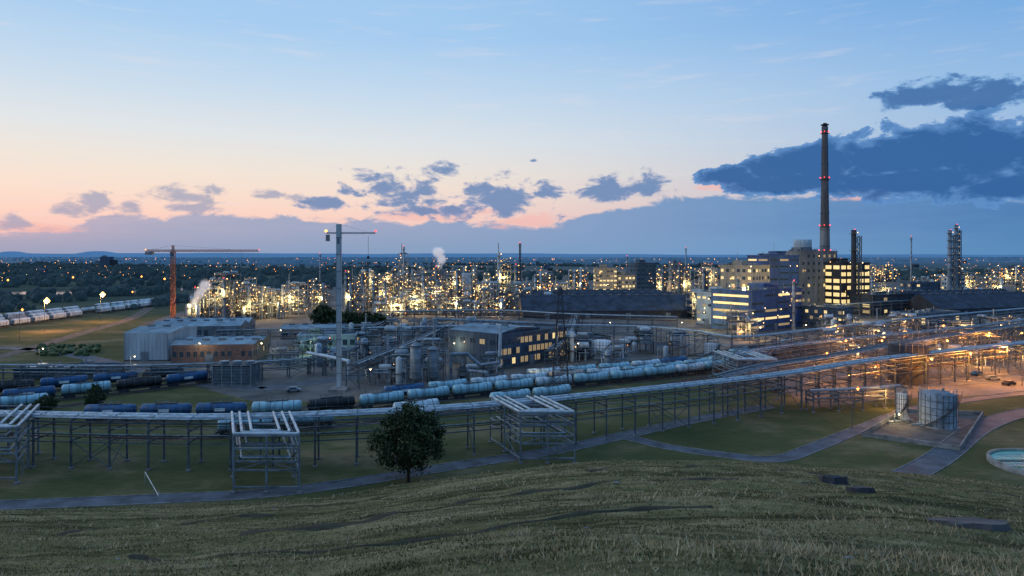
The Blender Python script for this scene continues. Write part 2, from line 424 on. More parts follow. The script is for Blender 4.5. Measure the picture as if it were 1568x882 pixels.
P=railway('railway_track',[(-120,645),(0,632),(100,622),(150,615)]); train(P,'kcb')
for off in(0,6,-7):
    mbp=[(-160,522+off*1.2),(-60,505+off),(40,492+off*.8),(130,480+off*.6),(200,471+off*.45),(250,465+off*.35),(320,458+off*.3)]
    P=railway('railway_track',mbp); train(P,'hhh.hhhhh.hhhhhh.hhhhhhh.hhhhhh' if off else 'wwhwwthhhwwcwhhwwwwww',0,15.5)

# ------------------------------------------------------------------ pipe racks
def pipe_rack(name,pts,z,w=5,bay=8,steel='steel',np_=6,seed=0,lower=2):
    r=random.Random(seed); mb=MB()
    P=smooth([G(a,b,z) for a,b in pts],10); Q=resample(P,bay)
    lv=[z,z*.8,z*.58]
    for i,p in enumerate(Q):
        s=side(Q,i); a=p-s*w/2; b=p+s*w/2
        for c in(a,b):
            mb.beam((c.x,c.y,0),(c.x,c.y,z+.1),.28,steel)
            mb.box(c.x-.35,c.y-.35,0,c.x+.35,c.y+.35,.35,'concrete')
        for l in lv: mb.beam((a.x-s.x*.4,a.y-s.y*.4,l),(b.x+s.x*.4,b.y+s.y*.4,l),.22,steel,.3)
        if i%3==0: mb.beam((a.x,a.y,.3),(b.x,b.y,lv[2]),.14,steel)
        if i+1<len(Q):
            s2=side(Q,i+1); n=Q[i+1]
            for o in(-w/2,w/2):
                for l in (lv[0],lv[2]):
                    c=p+s*o; d=n+s2*o; mb.beam((c.x,c.y,l-.25),(d.x,d.y,l-.25),.12,steel,.2)
            if i%4==1:
                for o in(-w/2,w/2):
                    c=p+s*o;d=n+s2*o; mb.beam((c.x,c.y,.3),(d.x,d.y,lv[2]),.12,steel); mb.beam((c.x,c.y,lv[2]),(d.x,d.y,.3),.12,steel)
    for li,l in enumerate(lv):
        k=np_ if li==0 else lower+(1 if li==1 else 0)
        for j in range(k):
            rad=r.choice((.07,.1,.14,.18)) if li else r.choice((.1,.14,.2,.28))
            o=-w/2+.3+(w-.6)*(j+.5+r.uniform(-.2,.2))/k
            m=r.choice(('pipe_grey','pipe_silver','pipe_grey','pipe_rust','galv')) if li else r.choice(('pipe_silver','pipe_white','pipe_silver','galv','pipe_grey'))
            for i in range(len(Q)-1):
                c=Q[i]+side(Q,i)*o; d=Q[i+1]+side(Q,i+1)*o
                mb.cyl((c.x,c.y,l+.18+rad),(d.x,d.y,l+.18+rad),rad,m,n=8,cap=False)
                if li==0 and rad>.15:
                    e=c+(d-c)*.02; f=c+(d-c)*.0; mb.cyl((f.x,f.y,l+.18+rad),(e.x,e.y,l+.18+rad),rad+.06,'steel',n=8)
    for i in range(len(Q)-1):
        c=Q[i]+side(Q,i)*(w/2+.35); d=Q[i+1]+side(Q,i+1)*(w/2+.35)
        mb.beam((c.x,c.y,z+.1),(d.x,d.y,z+.1),.5,'grating',.05); mb.beam((c.x,c.y,z+1.1),(d.x,d.y,z+1.1),.05,'steel'); mb.beam((c.x,c.y,z+.1),(c.x,c.y,z+1.1),.05,'steel')
    mb.obj(name)
pipe_rack('pipe_rack',[(-150,632),(0,636),(200,640),(350,641),(560,634),(760,621),(1000,597),(1200,574),(1350,551),(1568,526),(1750,505)],9.0,5.0,7.5,np_=7,seed=1)
pipe_rack('pipe_rack',[(1100,579),(1180,560),(1280,545),(1400,523),(1600,492)],9,5,9,seed=2)
pipe_rack('pipe_rack',[(-80,560),(60,560),(190,561),(330,557),(470,549),(560,528)],5.5,3,8,seed=3,np_=3,lower=1)
pipe_rack('pipe_rack',[(560,503),(800,499),(960,500),(1060,507),(1130,517),(1250,505),(1400,488),(1600,470)],8,5,10,seed=4)
pipe_rack('pipe_rack',[(600,478),(760,476),(880,482),(1060,487)],9,5,12,seed=5)
pipe_rack('pipe_rack',[(1130,545),(1160,537),(1300,520),(1500,500),(1640,480)],8,5,9,seed=6)
pipe_rack('pipe_rack',[(330,507),(430,505),(560,503),(600,478)],7,4,11,seed=7,np_=4)
pipe_rack('pipe_rack',[(880,482),(870,510),(840,540)],7,4,8,seed=8)
pipe_rack('pipe_rack',[(540,560),(640,520),(690,495)],7,4,8,seed=9,np_=4)
pipe_rack('pipe_rack',[(1240,600),(1330,596),(1400,590)],5,3,7,seed=10,np_=4)
pipe_rack('pipe_rack',[(1180,475),(1400,460),(1650,448)],9,5,12,seed=12)

def loop_frame(FL,FR,BL,BR,z=9.6):
    mb=MB()
    FL,FR,BL,BR=[Vector((*p,0)) for p in(FL,FR,BL,BR)]
    Lp=lambda a,b,t: a+(b-a)*t
    st=[Lp(FL,BL,0),Lp(FL,BL,.5),BL,FR,Lp(FR,BR,.5),BR,Lp(FL,FR,.5),Lp(BL,BR,.5)]
    for p in st:
        mb.beam((p.x,p.y,0),(p.x,p.y,z),.28,'galv'); mb.box(p.x-.4,p.y-.4,0,p.x+.4,p.y+.4,.3,'concrete')
    for l in(1.0,z*.4,z*.55,z*.78,z):
        for a,b in((FL,FR),(Lp(FL,BL,.5),Lp(FR,BR,.5)),(BL,BR),(FL,BL),(FR,BR)):
            if l==1.0 and a is not FL: continue
            mb.beam((a.x,a.y,l),(b.x,b.y,l),.2,'galv',.28)
    for a,b in((FL,Lp(FL,BL,.5)),(Lp(FR,BR,.5),FR)):
        mb.beam((a.x,a.y,z*.4),(b.x,b.y,z*.78),.12,'galv'); mb.beam((a.x,a.y,.3),(b.x,b.y,z*.4),.12,'galv')
    m=Lp(FL,FR,.5); mb.beam((FL.x,FL.y,z*.4),(m.x,m.y,z*.55),.12,'galv'); mb.beam((FR.x,FR.y,z*.4),(m.x,m.y,z*.55),.12,'galv')
    for l,ks,r,mt in((z+.3,(0,.13,.28),.24,'pipe_white'),(z*.78+.3,(.06,.2),.16,'pipe_grey'),(z*.55+.3,(.12,),.16,'pipe_silver')):
        for k in ks:
            f=.02+k*.45; a=Lp(BL,BR,k); b=Lp(BL,BR,1-k); c=Lp(FL,FR,k); d=Lp(FL,FR,1-k)
            c=Lp(c,a,f); d=Lp(d,b,f)
            for p,q_ in((a,c),(c,d),(d,b)): mb.cyl((p.x,p.y,l),(q_.x,q_.y,l),r,mt,n=8)
    p=Lp(FR,BR,.3)
    for dx in(-.25,.25): mb.beam((p.x+dx,p.y-.3,0),(p.x+dx,p.y-.3,z+1),.06,'steel_light')
    for i in range(int(z/.4)): mb.beam((p.x-.25,p.y-.3,.3+i*.4),(p.x+.25,p.y-.3,.3+i*.4),.04,'steel_light')
    mb.obj('pipe_expansion_loop')
loop_frame((-46.7,109.6),(-35.7,109.6),(-53.6,125),(-42.6,125))
loop_frame((1.6,125),(12,125),(-4.6,139),(6.2,139))
loop_frame((-99,114),(-86.5,114),(-107,131),(-95,131))
x0,y0=G(1130,552,8); 
loop_frame((x0,y0),(x0+12,y0),(x0-2,y0+18),(x0+10,y0+18),8)

# ------------------------------------------------------------------ process units
def unit(px,py,wpx,ztop,depth=14,lit=1.0,seed=0,name='process_unit',P=7000,steel='steel_lit',col=(1,.62,.22)):
    r=random.Random(seed*17+int(px)); x,y=G(px,py); w=wpx*y/1000; mb=MB()
    nx=max(1,round(w/5.5)); ny=max(1,round(depth/6)); dx=w/nx; dy=depth/ny; lh=4.0
    br=max(.14,.00070*y)
    hh=[[max(1,round(ztop/lh*r.uniform(.35,1))) for j in range(ny)] for i in range(nx)]
    hh[r.randrange(nx)][r.randrange(ny)]=max(1,round(ztop/lh))
    t=max(.22,.0006*y)
    for i in range(nx):
        for j in range(ny):
            X0=-w/2+i*dx; Y0=j*dy; n=hh[i][j]
            for (a,b) in((0,0),(1,0),(0,1),(1,1)): mb.beam((X0+a*dx,Y0+b*dy,0),(X0+a*dx,Y0+b*dy,n*lh+1),t,steel)
            for l in range(1,n+1):
                z=l*lh
                for a in((X0,Y0,X0+dx,Y0),(X0,Y0+dy,X0+dx,Y0+dy),(X0,Y0,X0,Y0+dy),(X0+dx,Y0,X0+dx,Y0+dy)):
                    mb.beam((a[0],a[1],z),(a[2],a[3],z),t*.8,steel,t*1.2)
                if r.random()<.65: mb.box(X0+.1,Y0+.1,z+.02,X0+dx-.1,Y0+dy*r.uniform(.6,.97),z+.1,'grating')
                mb.beam((X0,Y0,z+1.1),(X0+dx,Y0,z+1.1),t*.3,'steel_light')
                if r.random()<.35: mb.beam((X0,Y0-.02,z-lh),(X0+dx,Y0-.02,z),t*.5,steel)
                if r.random()<.5:
                    rr=r.uniform(.5,1.2); mb.lathe((X0+dx/2,Y0+dy/2,z+rr+.4),[(.01,-dx*.42),(rr*.8,-dx*.38),(rr,-dx*.3),(rr,dx*.3),(rr*.8,dx*.38),(.01,dx*.42)],r.choice(('pipe_silver','wall_white','galv','pipe_white')),10,'x')
                if r.random()<lit:
                    for _ in range(r.choice((1,2,2))):
                        mb.bulb((X0+r.uniform(0,dx),Y0-.3+(dy if r.random()<.2 else 0),z-.5+r.uniform(-1,2.2)),br*r.uniform(.4,1.35)**1.2,r.choice(('lamp_warm','lamp_warm','lamp_warm','lamp_white','lamp_white','lamp_orange')))
                for _ in range(2):
                    zz=z+r.uniform(-1.5,1.5); mb.cyl((X0,Y0-.4,zz),(X0+dx*r.uniform(.5,1.3),Y0-.4,zz),r.uniform(.08,.22),'pipe_silver',n=6)
            for _ in range(3):
                X=X0+r.uniform(.3,dx-.3); mb.cyl((X,Y0-.25,0),(X,Y0-.25,n*lh*r.uniform(.4,1.1)),r.uniform(.1,.28),r.choice(('pipe_silver','pipe_white','galv')),n=6)
            if r.random()<.4:
                rr=r.uniform(.7,1.5); h=n*lh*r.uniform(.7,1.3); X=X0+dx/2;Y=Y0-1.8
                mb.lathe((X,Y,0),[(rr*.9,0),(rr,.2),(rr,h),(rr*.8,h+.4),(.15,h+.8)],r.choice(('pipe_silver','wall_white','galv')),12)
                for zz in range(4,int(h),5):
                    mb.lathe((X,Y,zz),[(rr,0),(rr+.9,0),(rr+.9,.1),(rr,.1)],'grating',12)
                    if r.random()<lit*.8: mb.bulb((X+rr+.5,Y-.6,zz+1.5),br*r.uniform(.5,1.2),'lamp_warm')
    if r.random()<.45:
        X=r.uniform(-w/2,w/2); mb.cyl((X,depth/2,0),(X,depth/2,ztop*r.uniform(1.1,1.45)),.3,'steel_light',n=8)
    mb.obj(name,(x,y,0))
    if lit>.2 and P:
        plight(x+r.uniform(-w/3,w/3),y-3,ztop*r.uniform(.3,.7),P*lit*r.uniform(.8,1.7),col)
U=[(298,493,30,18),(335,492,38,27),(375,490,45,21),(415,488,40,16),(452,482,30,20),(486,470,30,20),(350,478,60,15),(430,474,50,14),(310,480,40,14),(355,484,50,24),(400,480,40,18),
(545,480,30,24),(578,472,38,22),(617,470,14,42),(650,465,45,31),(690,462,40,26),(730,470,40,22),(776,474,36,37),(822,466,30,18),(885,456,34,26),(848,482,30,15),(640,482,60,17),(700,484,70,15),(595,488,50,15),(560,458,40,24),(710,452,40,27),(832,452,30,24),(625,474,40,24),(670,474,40,22),(755,484,40,20),(800,484,30,20),(865,470,30,18),(600,462,40,28),
(1090,466,24,32),(1136,492,30,20),(1045,452,26,28),(1010,450,26,26),(1085,455,30,26),(1160,456,40,22),(1440,446,36,16),(1485,446,36,22),(1545,436,50,26),(1400,470,40,13),(1505,470,50,12),(1350,455,30,16),(1355,432,40,24),(1590,450,50,22),(1070,490,20,18),(1520,450,30,18),(1420,452,30,16)]
for i,u_ in enumerate(U): unit(*u_,seed=i,lit=1.0 if u_[0]<1200 else .8)
for i,u_ in enumerate([(575,562,60,11),(608,540,40,13),(545,530,40,10),(660,585,34,11),(740,588,60,6),(500,560,40,7),(640,520,70,10),(980,540,40,8),(1030,545,50,7),(885,552,40,9),(710,520,40,9),(470,540,40,7),(600,590,50,6),(940,560,40,6),(430,560,40,5)]):
    unit(*u_,depth=10,seed=50+i,lit=.12,P=0,steel='steel')
for i,u_ in enumerate([(1290,515,50,9),(1380,512,60,10),(1460,520,60,9),(1540,515,50,10),(1500,560,50,5),(1555,552,40,7),(1300,545,50,6),(1140,520,40,12),(1420,545,50,6),(1350,530,50,8)]):
    unit(*u_,depth=12,seed=80+i,lit=.5,P=6500,col=(1,.46,.14),name='process_unit',steel='steel')

# ------------------------------------------------------------------ buildings
def building(name,A,B,depth,h,wall,rows=0,cols=0,lit=0.,roof='flat',roofm='roof_dark',ww=.6,wh=.5,seed=0,bands=False,doors=1,dim=.5,pitch=.28):
    r=random.Random(seed+99); ax,ay=G(*A); bx,by=G(*B); w=math.hypot(bx-ax,by-ay); ang=math.atan2(by-ay,bx-ax)
    mb=MB(); mb.box(0,0,0,w,depth,h,wall); mb.box(-.08,-.08,0,w+.08,depth+.08,.5,'concrete_dark')
    if roof=='flat':
        for a in((-.2,-.2,w+.2,.2),(-.2,depth-.2,w+.2,depth+.2),(-.2,.2,.2,depth-.2),(w-.2,.2,w+.2,depth-.2)): mb.box(a[0],a[1],h+.002,a[2],a[3],h+.7,wall)
        mb.box(.2,.2,h+.003,w-.2,depth-.2,h+.15,roofm)
        for _ in range(int(2+w*depth/120)):
            X=r.uniform(.1,.85)*w; Y=r.uniform(.15,.8)*depth; s=r.uniform(.8,2.2)
            mb.box(X,Y,h+.15,X+s*1.5,Y+s,h+.15+s*.8,r.choice(('galv','wall_grey','steel_light')))
            mb.cyl((X+s,Y-s*.3,h+.15),(X+s,Y-s*.3,h+1+s),.2,'galv',n=6)
        if h>16:
            X=w*r.uniform(.15,.5); mb.box(X,depth*.3,h+.15,X+w*.3,depth*.7,h+3.4,wall); mb.cyl((X+1,depth*.5,h+3.4),(X+1,depth*.5,h+9),.12,'steel_light',n=6)
            for k in range(int(w/2)+1): mb.beam((k*2,0,h+.7),(k*2,0,h+1.7),.08,'steel_light')
            mb.beam((0,0,h+1.7),(w,0,h+1.7),.1,'steel_light')
            for k in range(int(w/3)): mb.bulb((r.uniform(0,w),-.6,h*r.uniform(.1,1.02)),.3*r.uniform(.7,1.5),r.choice(('lamp_warm','lamp_white')))
    else:
        k=roof; dd=depth/k
        for i in range(k):
            y0=i*dd;y1=y0+dd;zr=h+dd*pitch
            v=[(-.4,y0,h+.01),(w+.4,y0,h+.01),(w+.4,y1,h+.01),(-.4,y1,h+.01),(-.4,(y0+y1)/2,zr),(w+.4,(y0+y1)/2,zr)]
            mb.add(v,[(0,1,5,4),(2,3,4,5),(0,3,2,1)],roofm); mb.add(v,[(0,4,3),(1,2,5)],wall)
            for X in np.arange(3,w-2,6): mb.box(X,(y0+y1)/2-.5,zr-.2,X+2.5,(y0+y1)/2+.5,zr+.5,'wall_grey')
            for X in np.arange(0,w,1.2): mb.beam((X,y0,h+.05),(X,(y0+y1)/2,zr+.05),.07,roofm)
    if bands:
        for X in np.arange(0,w,1.5): mb.box(X,-.05,.5,X+.12,0,h,wall)
    def wins(front):
        ln=w if front else depth; c=cols if front else max(1,int(cols*depth/w)); 
        sx=ln/c; sz=(h-1)/rows
        for j in range(rows):
            rowlit=r.random()<lit*1.1
            for i in range(c):
                if r.random()<.10: continue
                a=sx*(i+.5-ww/2); b=sx*(i+.5+ww/2); z0=.6+sz*(j+.5-wh/2); z1=.6+sz*(j+.5+wh/2)
                m='win_lit' if r.random()<(min(1,lit*1.5) if rowlit else lit*.35) else('win_dim' if r.random()<lit*dim+.02 else 'glass')
                if front: mb.box(a-.08,-.06,z0-.1,b+.08,-.005,z1+.1,'steel'); mb.box(a,-.09,z0,b,-.062,z1,m); mb.box((a+b)/2-.05,-.12,z0,(a+b)/2+.05,-.092,z1,'steel')
                else:
                    for X,s in((0,-1),(w,1)):
                        l=sorted((X+s*.005,X+s*.06)); mb.box(l[0],a-.08,z0-.1,l[1],b+.08,z1+.1,'steel'); l=sorted((X+s*.062,X+s*.09)); mb.box(l[0],a,z0,l[1],b,z1,m)
    if rows: wins(True); wins(False)
    for k in range(doors):
        X=w*(k+.6)/(doors+.3); X=min(X,w-3); mb.box(X-1.5,-.2,0,X+1.5,-.13,min(3.6,h*.7),'galv')
        for l in range(6): mb.box(X-1.5,-.23,.3+l*.5,X+1.5,-.202,.36+l*.5,'steel')
    for X in(.3,w-.3): mb.cyl((X,-.2,0),(X,-.2,h),.1,'galv',n=6)
    return mb.obj(name,(ax,ay,0),ang)
building('warehouse',(190,553),(258,553),22,10.6,'wall_white',0,0,roof=1,roofm='roof_light',bands=True,pitch=.06)
building('warehouse',(232,522),(368,520),26,6.5,'wall_grey',1,14,.1,roof=2,roofm='roof_light',pitch=.16)
building('brick_workshop',(262,558),(388,556),22,7.0,'brick',1,12,.15,roof=2,roofm='roof_light',ww=.5,wh=.3,pitch=.1)
building('workshop',(455,536),(545,534),16,5.5,'wall_white',1,8,.3,roof='flat',roofm='roof_light')
building('warehouse',(430,520),(540,518),10,5.0,'wall_grey',1,8,.1,roof=1,roofm='roof_light',pitch=.15)
building('site_office',(20,582),(170,580),8,3.2,'wall_bluegrey',1,16,0,roof='flat',roofm='roof_light')
def louvre(A,B,h,dp):
    ax,ay=G(*A);bx,by=G(*B);w=bx-ax;mb=MB(); mb.box(.1,.1,.4,w-.1,dp-.1,h-.3,'steel_dark'); mb.box(-.1,-.1,0,w+.1,dp+.1,.4,'concrete')
    for i in range(int((h-.8)/.45)): mb.box(0,0,.6+i*.45,w,.1,.82+i*.45,'galv'); mb.box(-.0,.1,.6+i*.45,.1,dp,.82+i*.45,'galv'); mb.box(w-.1,.1,.6+i*.45,w,dp,.82+i*.45,'galv')
    for i in range(5): mb.box(w*i/4-.1,-.05,.4,w*i/4+.1,0,h,'steel_light')
    for i in range(3): mb.cyl((w*(i+.5)/3,dp/2,h-.3),(w*(i+.5)/3,dp/2,h+.6),1.4,'galv',n=16)
    mb.obj('cooling_unit',(ax,ay,0))
louvre((325,592),(384,592),6.6,8)
building('process_hall',(687,556),(762,566),26,12.5,'wall_bluegrey',2,5,.05,roof=1,roofm='roof_light',ww=.5,wh=.3,bands=True,pitch=.05)
building('process_hall',(763,566),(868,548),24,11.5,'wall_bluegrey',3,17,.12,roof='flat',roofm='roof_dark',ww=.72,wh=.6,dim=5)
building('storage_hall',(800,489),(1066,487),90,5,'wall_dark',0,0,roof=3,roofm='roof_dark',doors=4,pitch=.3)
building('storage_hall',(1440,486),(1640,478),60,5,'wall_dark',0,0,roof=2,roofm='roof_dark',doors=3,pitch=.3)
building('pump_house',(870,545),(935,540),10,6,'wall_dark',1,6,.2)
building('substation',(1400,505),(1470,500),14,8,'wall_grey',1,8,.3)
building('office_block',(912,462),(945,462),14,28,'wall_cream',7,6,.5,ww=.7,wh=.35,seed=1)
building('office_block',(946,462),(973,461),14,22,'wall_cream',6,5,.5,ww=.6,seed=2)
building('laboratory_block',(975,458),(1005,457),16,32,'wall_bluegrey',8,5,.15,wh=.35,seed=3)
building('process_tower_building',(1028,452),(1048,452),12,31,'wall_grey',7,4,.2,wh=.35,seed=4)
building('process_building',(1066,496),(1100,499),18,18,'wall_white',4,4,.35,roofm='roof_dark',wh=.3,seed=5)
building('process_building',(1102,488),(1152,492),22,33,'wall_cream',7,6,.45,ww=.5,wh=.4,seed=6)
building('blue_process_building',(1150,510),(1228,500),24,21,'wall_blue',5,4,.5,ww=.88,wh=.3,seed=7)
building('blue_process_building',(1177,484),(1224,482),20,39,'wall_blue',9,3,.2,ww=.8,wh=.28,seed=8)
building('concrete_tower_building',(1226,478),(1282,476),24,42,'wall_grey',8,7,.2,ww=.35,wh=.4,seed=9)
building('steel_frame_building',(1287,479),(1332,477),20,34,'wall_dark',7,5,.7,ww=.75,wh=.55,seed=10)
building('process_building',(1225,500),(1290,505),16,11,'wall_bluegrey',3,9,.25,seed=11)
building('process_building',(1335,484),(1400,480),16,13,'wall_dark',3,8,.2,seed=12)
building('process_building',(1395,462),(1440,462),16,16,'wall_bluegrey',4,6,.15,seed=13)
building('process_building',(1454,452),(1478,452),12,18,'wall_white',4,4,.3,seed=14)
building('process_building',(735,462),(760,461),12,14,'wall_grey',4,4,.3,seed=15)
building('process_building',(600,452),(640,452),12,14,'wall_grey',4,5,.3,seed=16)
for (px,py,z,P,c) in [(1075,507,9,9000,(1,.75,.28)),(1108,505,10,20000,(1,.68,.2)),(1138,506,22,14000,(1,.7,.22)),(1120,502,30,7000,(1,.7,.22)),(1165,520,6,5000,(1,.62,.2)),(1205,517,8,5000,(1,.62,.22)),(1250,496,20,10000,(1,.7,.28)),(1270,496,8,9000,(1,.7,.28)),(1310,492,12,18000,(1,.66,.25)),(1305,490,28,9000,(1,.66,.25)),(1240,488,34,4000,(1,.7,.3)),(930,470,12,16000,(1,.62,.2)),(960,470,12,16000,(1,.66,.25)),(1000,466,20,5000,(1,.8,.5)),(820,588,5,500,(1,.75,.4)),(480,545,4,2500,(.6,1,.55))]:
    x,y=G(px,py); plight(x,y,z,P,c)

# ------------------------------------------------------------------ chimney & stacks
def ringlights(mb,r,z,m='lamp_red',br=.5):
    for k in range(6):
        a=k*math.pi/3; mb.bulb((r*math.cos(a),r*math.sin(a),z),br,m)
x,Y=G(1263,474); mb=MB(); zt=ZT(194,Y)
mb.lathe((0,0,0),[(4.3,0),(3.6,30),(3.0,60),(2.5,90),(2.0,zt-3),(2.2,zt-2.5),(2.2,zt),(1.6,zt)],'chimney_concrete',24)
mb.lathe((0,0,0),[(4.36,0),(3.78,25),(3.2,60)],'wall_grey',24)
for z in range(10,int(zt),12): mb.lathe((0,0,z),[(4.35-z*.0165,0),(4.42-z*.0165,0),(4.42-z*.0165,.4),(4.35-z*.0165,.4)],'steel',24)
for py in(202,272,345,383):
    z=ZT(py,Y); rr=4.4-z*.0168; mb.lathe((0,0,z-1.2),[(rr-.3,0),(rr+.8,0),(rr+.8,.15),(rr-.3,.15)],'steel',20); ringlights(mb,rr+.6,z,br=.42)
mb.lathe((0,0,zt),[(1.3,0),(2.6,1.2),(2.9,1.4),(2.9,1.6),(1.2,1.7),(1.2,2.6),(.1,2.7)],'steel_dark',20)
mb.beam((0,-4.4,0),(0,-2.1,zt),.4,'steel'); mb.obj('chimney',(x,Y,0))
def stack(px,pb,pt,r,m='steel_light',name='steel_stack',plats=3,lattice=False,red=True):
    x,Y=G(px,pb); z=ZT(pt,Y); mb=MB()
    mb.lathe((0,0,0),[(r*1.6,0),(r*1.15,z*.15),(r,z*.4),(r*.9,z),(r*.7,z)],m,12)
    for k in range(plats):
        zz=z*(.35+.6*k/max(1,plats-1)) if plats>1 else z*.8
        mb.lathe((0,0,zz),[(r*.9,0),(r+.9,0),(r+.9,.15),(r*.9,.15)],'grating',12)
        for a in range(8):
            q_=a*math.pi/4; mb.beam(((r+.9)*math.cos(q_),(r+.9)*math.sin(q_),zz),((r+.9)*math.cos(q_),(r+.9)*math.sin(q_),zz+1.1),.08,'steel_light')
        if lattice: mb.bulb((r+.7,-1,zz+1),.4,'lamp_warm')
    mb.beam((r+.2,0,0),(r+.2,0,z),.25,'steel')
    if red: mb.bulb((0,-r,z+.3),.35,'lamp_red')
    if lattice: mb.truss((2.2*r,0,0),(2.2*r,0,z*.93),r*1.6,'steel',t=.3)
    mb.obj(name,(x,Y,0))
DC='distillation_column'
stack(1307,480,352,1.6,'wall_dark',plats=4,lattice=True); stack(1454,462,352,1.5,'galv',DC,7,True); stack(1464,460,344,1.3,'galv',DC,8,True)
stack(796,476,372,.6,'steel_dark'); stack(618,472,377,.5); stack(1050,450,379,.5,plats=2); stack(1395,455,362,.55); stack(490,455,388,.5); stack(1090,458,404,.7); stack(960,455,392,.4); stack(1200,470,388,.5)
stack(1040,455,404,1.0,'galv',DC,4,True); stack(530,480,415,1.2,'galv',DC,5,True); stack(790,474,405,1.3,'galv',DC,5,True); stack(668,466,408,1.1,'galv',DC,4,True); stack(1123,500,440,.8); stack(1215,505,430,.7); stack(300,492,440,1.0,'galv',DC,3,True); stack(344,492,426,1.2,'galv',DC,4,True)
for (px,pb,pt,r_) in [(318,490,436,1),(360,486,432,1.1),(385,486,444,.9),(555,474,418,1.1),(572,478,424,1),(602,470,412,1),(632,468,406,1.1),(648,474,416,1.2),(700,468,412,1.1),(722,472,420,1),(752,478,424,1),(768,472,404,1.2),(820,470,420,1),(880,460,414,1),(1015,455,406,1),(1078,470,412,1)]:
    stack(px,pb,pt,r_,'galv' if px%4 else 'pipe_silver',DC,4,True,red=False)
def cooling_tower(px,pb,pt,r,m='wall_white'):
    x,Y=G(px,pb); z=ZT(pt,Y); mb=MB(); pr=[]
    for k in range(13):
        t=k/12; pr.append((r*(1.25-.55*t+.28*t*t),2+(z-2)*t))
    pr+=[(pr[-1][0]-.5,z),(pr[-3][0]-.5,z*.8)]
    mb.lathe((0,0,0),pr,m,28)
    for k in range(20):
        a=k*math.pi/10; b=a+math.pi/20; c=a-math.pi/20
        for q_ in(b,c): mb.beam((r*1.3*math.cos(a),r*1.3*math.sin(a),0),(r*1.25*math.cos(q_),r*1.25*math.sin(q_),2.1),.4,'concrete')
    mb.obj('cooling_tower',(x,Y,0))
cooling_tower(1229,440,367,10.5); cooling_tower(675,450,412,7,'wall_grey'); cooling_tower(714,455,418,5)

# ------------------------------------------------------------------ cranes, pylon
def crane(px,pb,ptop,jz,jr,jl,m,w,apex=True,t=.2,rot=0,lights=True):
    x,Y=G(px,pb); zt=ZT(ptop,Y); zj=ZT(jz,Y); mb=MB()
    mb.box(-2.5,-2.5,0,2.5,2.5,.8,'concrete'); mb.truss((0,0,.8),(0,0,zt if not apex else zj+.5),w,m,t=t)
    mb.box(-w*.5,-w*.9,zj-2.4,w*.35,-w*.5,zj-.4,'glass'); mb.box(-w*.7,-w*.7,zj-.4,w*.7,w*.7,zj,m)
    a=(0,0,zt+ (2 if apex else 0))
    mb.truss((0,0,zj+.8),(jr,0,zj+.8),w*.6,m,t=t*.8); mb.truss((0,0,zj+.8),(jl,0,zj+.8),w*.6,m,t=t*.8)
    if apex: mb.truss((0,0,zj+.5),a,w*.5,m,t=t*.7)
    mb.beam(a,(jr*.75,0,zj+1.2),t*.4,m); mb.beam(a,(jl*.9,0,zj+1.2),t*.4,m)
    mb.box(jl,-w*.45,zj-1.6,jl*.72,w*.45,zj+.3,'concrete')
    mb.beam((jr*.8,0,zj),(jr*.8,0,zj-6),.08,'steel_dark'); mb.box(jr*.8-.3,-.3,zj-6.8,jr*.8+.3,.3,zj-6,'steel_dark')
    if lights: mb.bulb((jr,0,zj+1.4),.35,'lamp_red'); mb.bulb((jl,0,zj+1.4),.5,'lamp_orange')
    o=mb.obj('tower_crane',(x,Y,0),rot); return x,Y
x,Y=crane(265,495,381,386,50,-16,'crane_orange',1.8,True,.2); plight(x-2,Y-5,8,900,(1,.35,.1))
crane(519,598,343,361,10.8,-3.8,'steel_light',.7,False,.1)
x,Y=G(519,598); mb=MB()
for s in(-1,1):
    mb.box(-.5,s*.52-.05,1,.5,s*.52+.05,49,'wall_white'); mb.box(s*.62-.05,-.56,1,s*.62+.05,.56,49,'wall_white')
for z in range(5,49,5): mb.box(-.75,-.65,z,.75,.65,z+.25,'galv')
mb.obj('crane_mast_cladding',(x,Y,0))
def pylon(px,pb,pt,w):
    x,Y=G(px,pb); z=ZT(pt,Y); mb=MB(); n=9
    def c(k,i):
        ww=w/2*(1-.85*(k/n)); return Vector(((-1,1,1,-1)[i]*ww,(-1,-1,1,1)[i]*ww,z*k/n))
    for i in range(4):
        mb.beam(c(0,i),c(n,i),.2,'steel_dark')
        for k in range(n):
            j=(i+1)%4; mb.beam(c(k,i),c(k+1,j),.1,'steel_dark'); mb.beam(c(k,j),c(k+1,i),.1,'steel_dark'); mb.beam(c(k,i),c(k,j),.1,'steel_dark')
    for zz,l in((.72,4.5),(.84,3.6),(.95,2.6)):
        for s in(-1,1):
            mb.beam((0,0,z*zz+.8),(s*l,0,z*zz),.12,'steel_dark'); mb.beam((0,0,z*zz),(s*l,0,z*zz),.12,'steel_dark'); mb.cyl((s*l,0,z*zz),(s*l,0,z*zz-1),.1,'glass',n=6)
    mb.obj('lattice_pylon',(x,Y,0))
pylon(858,600,440,5); pylon(690,492,440,6)

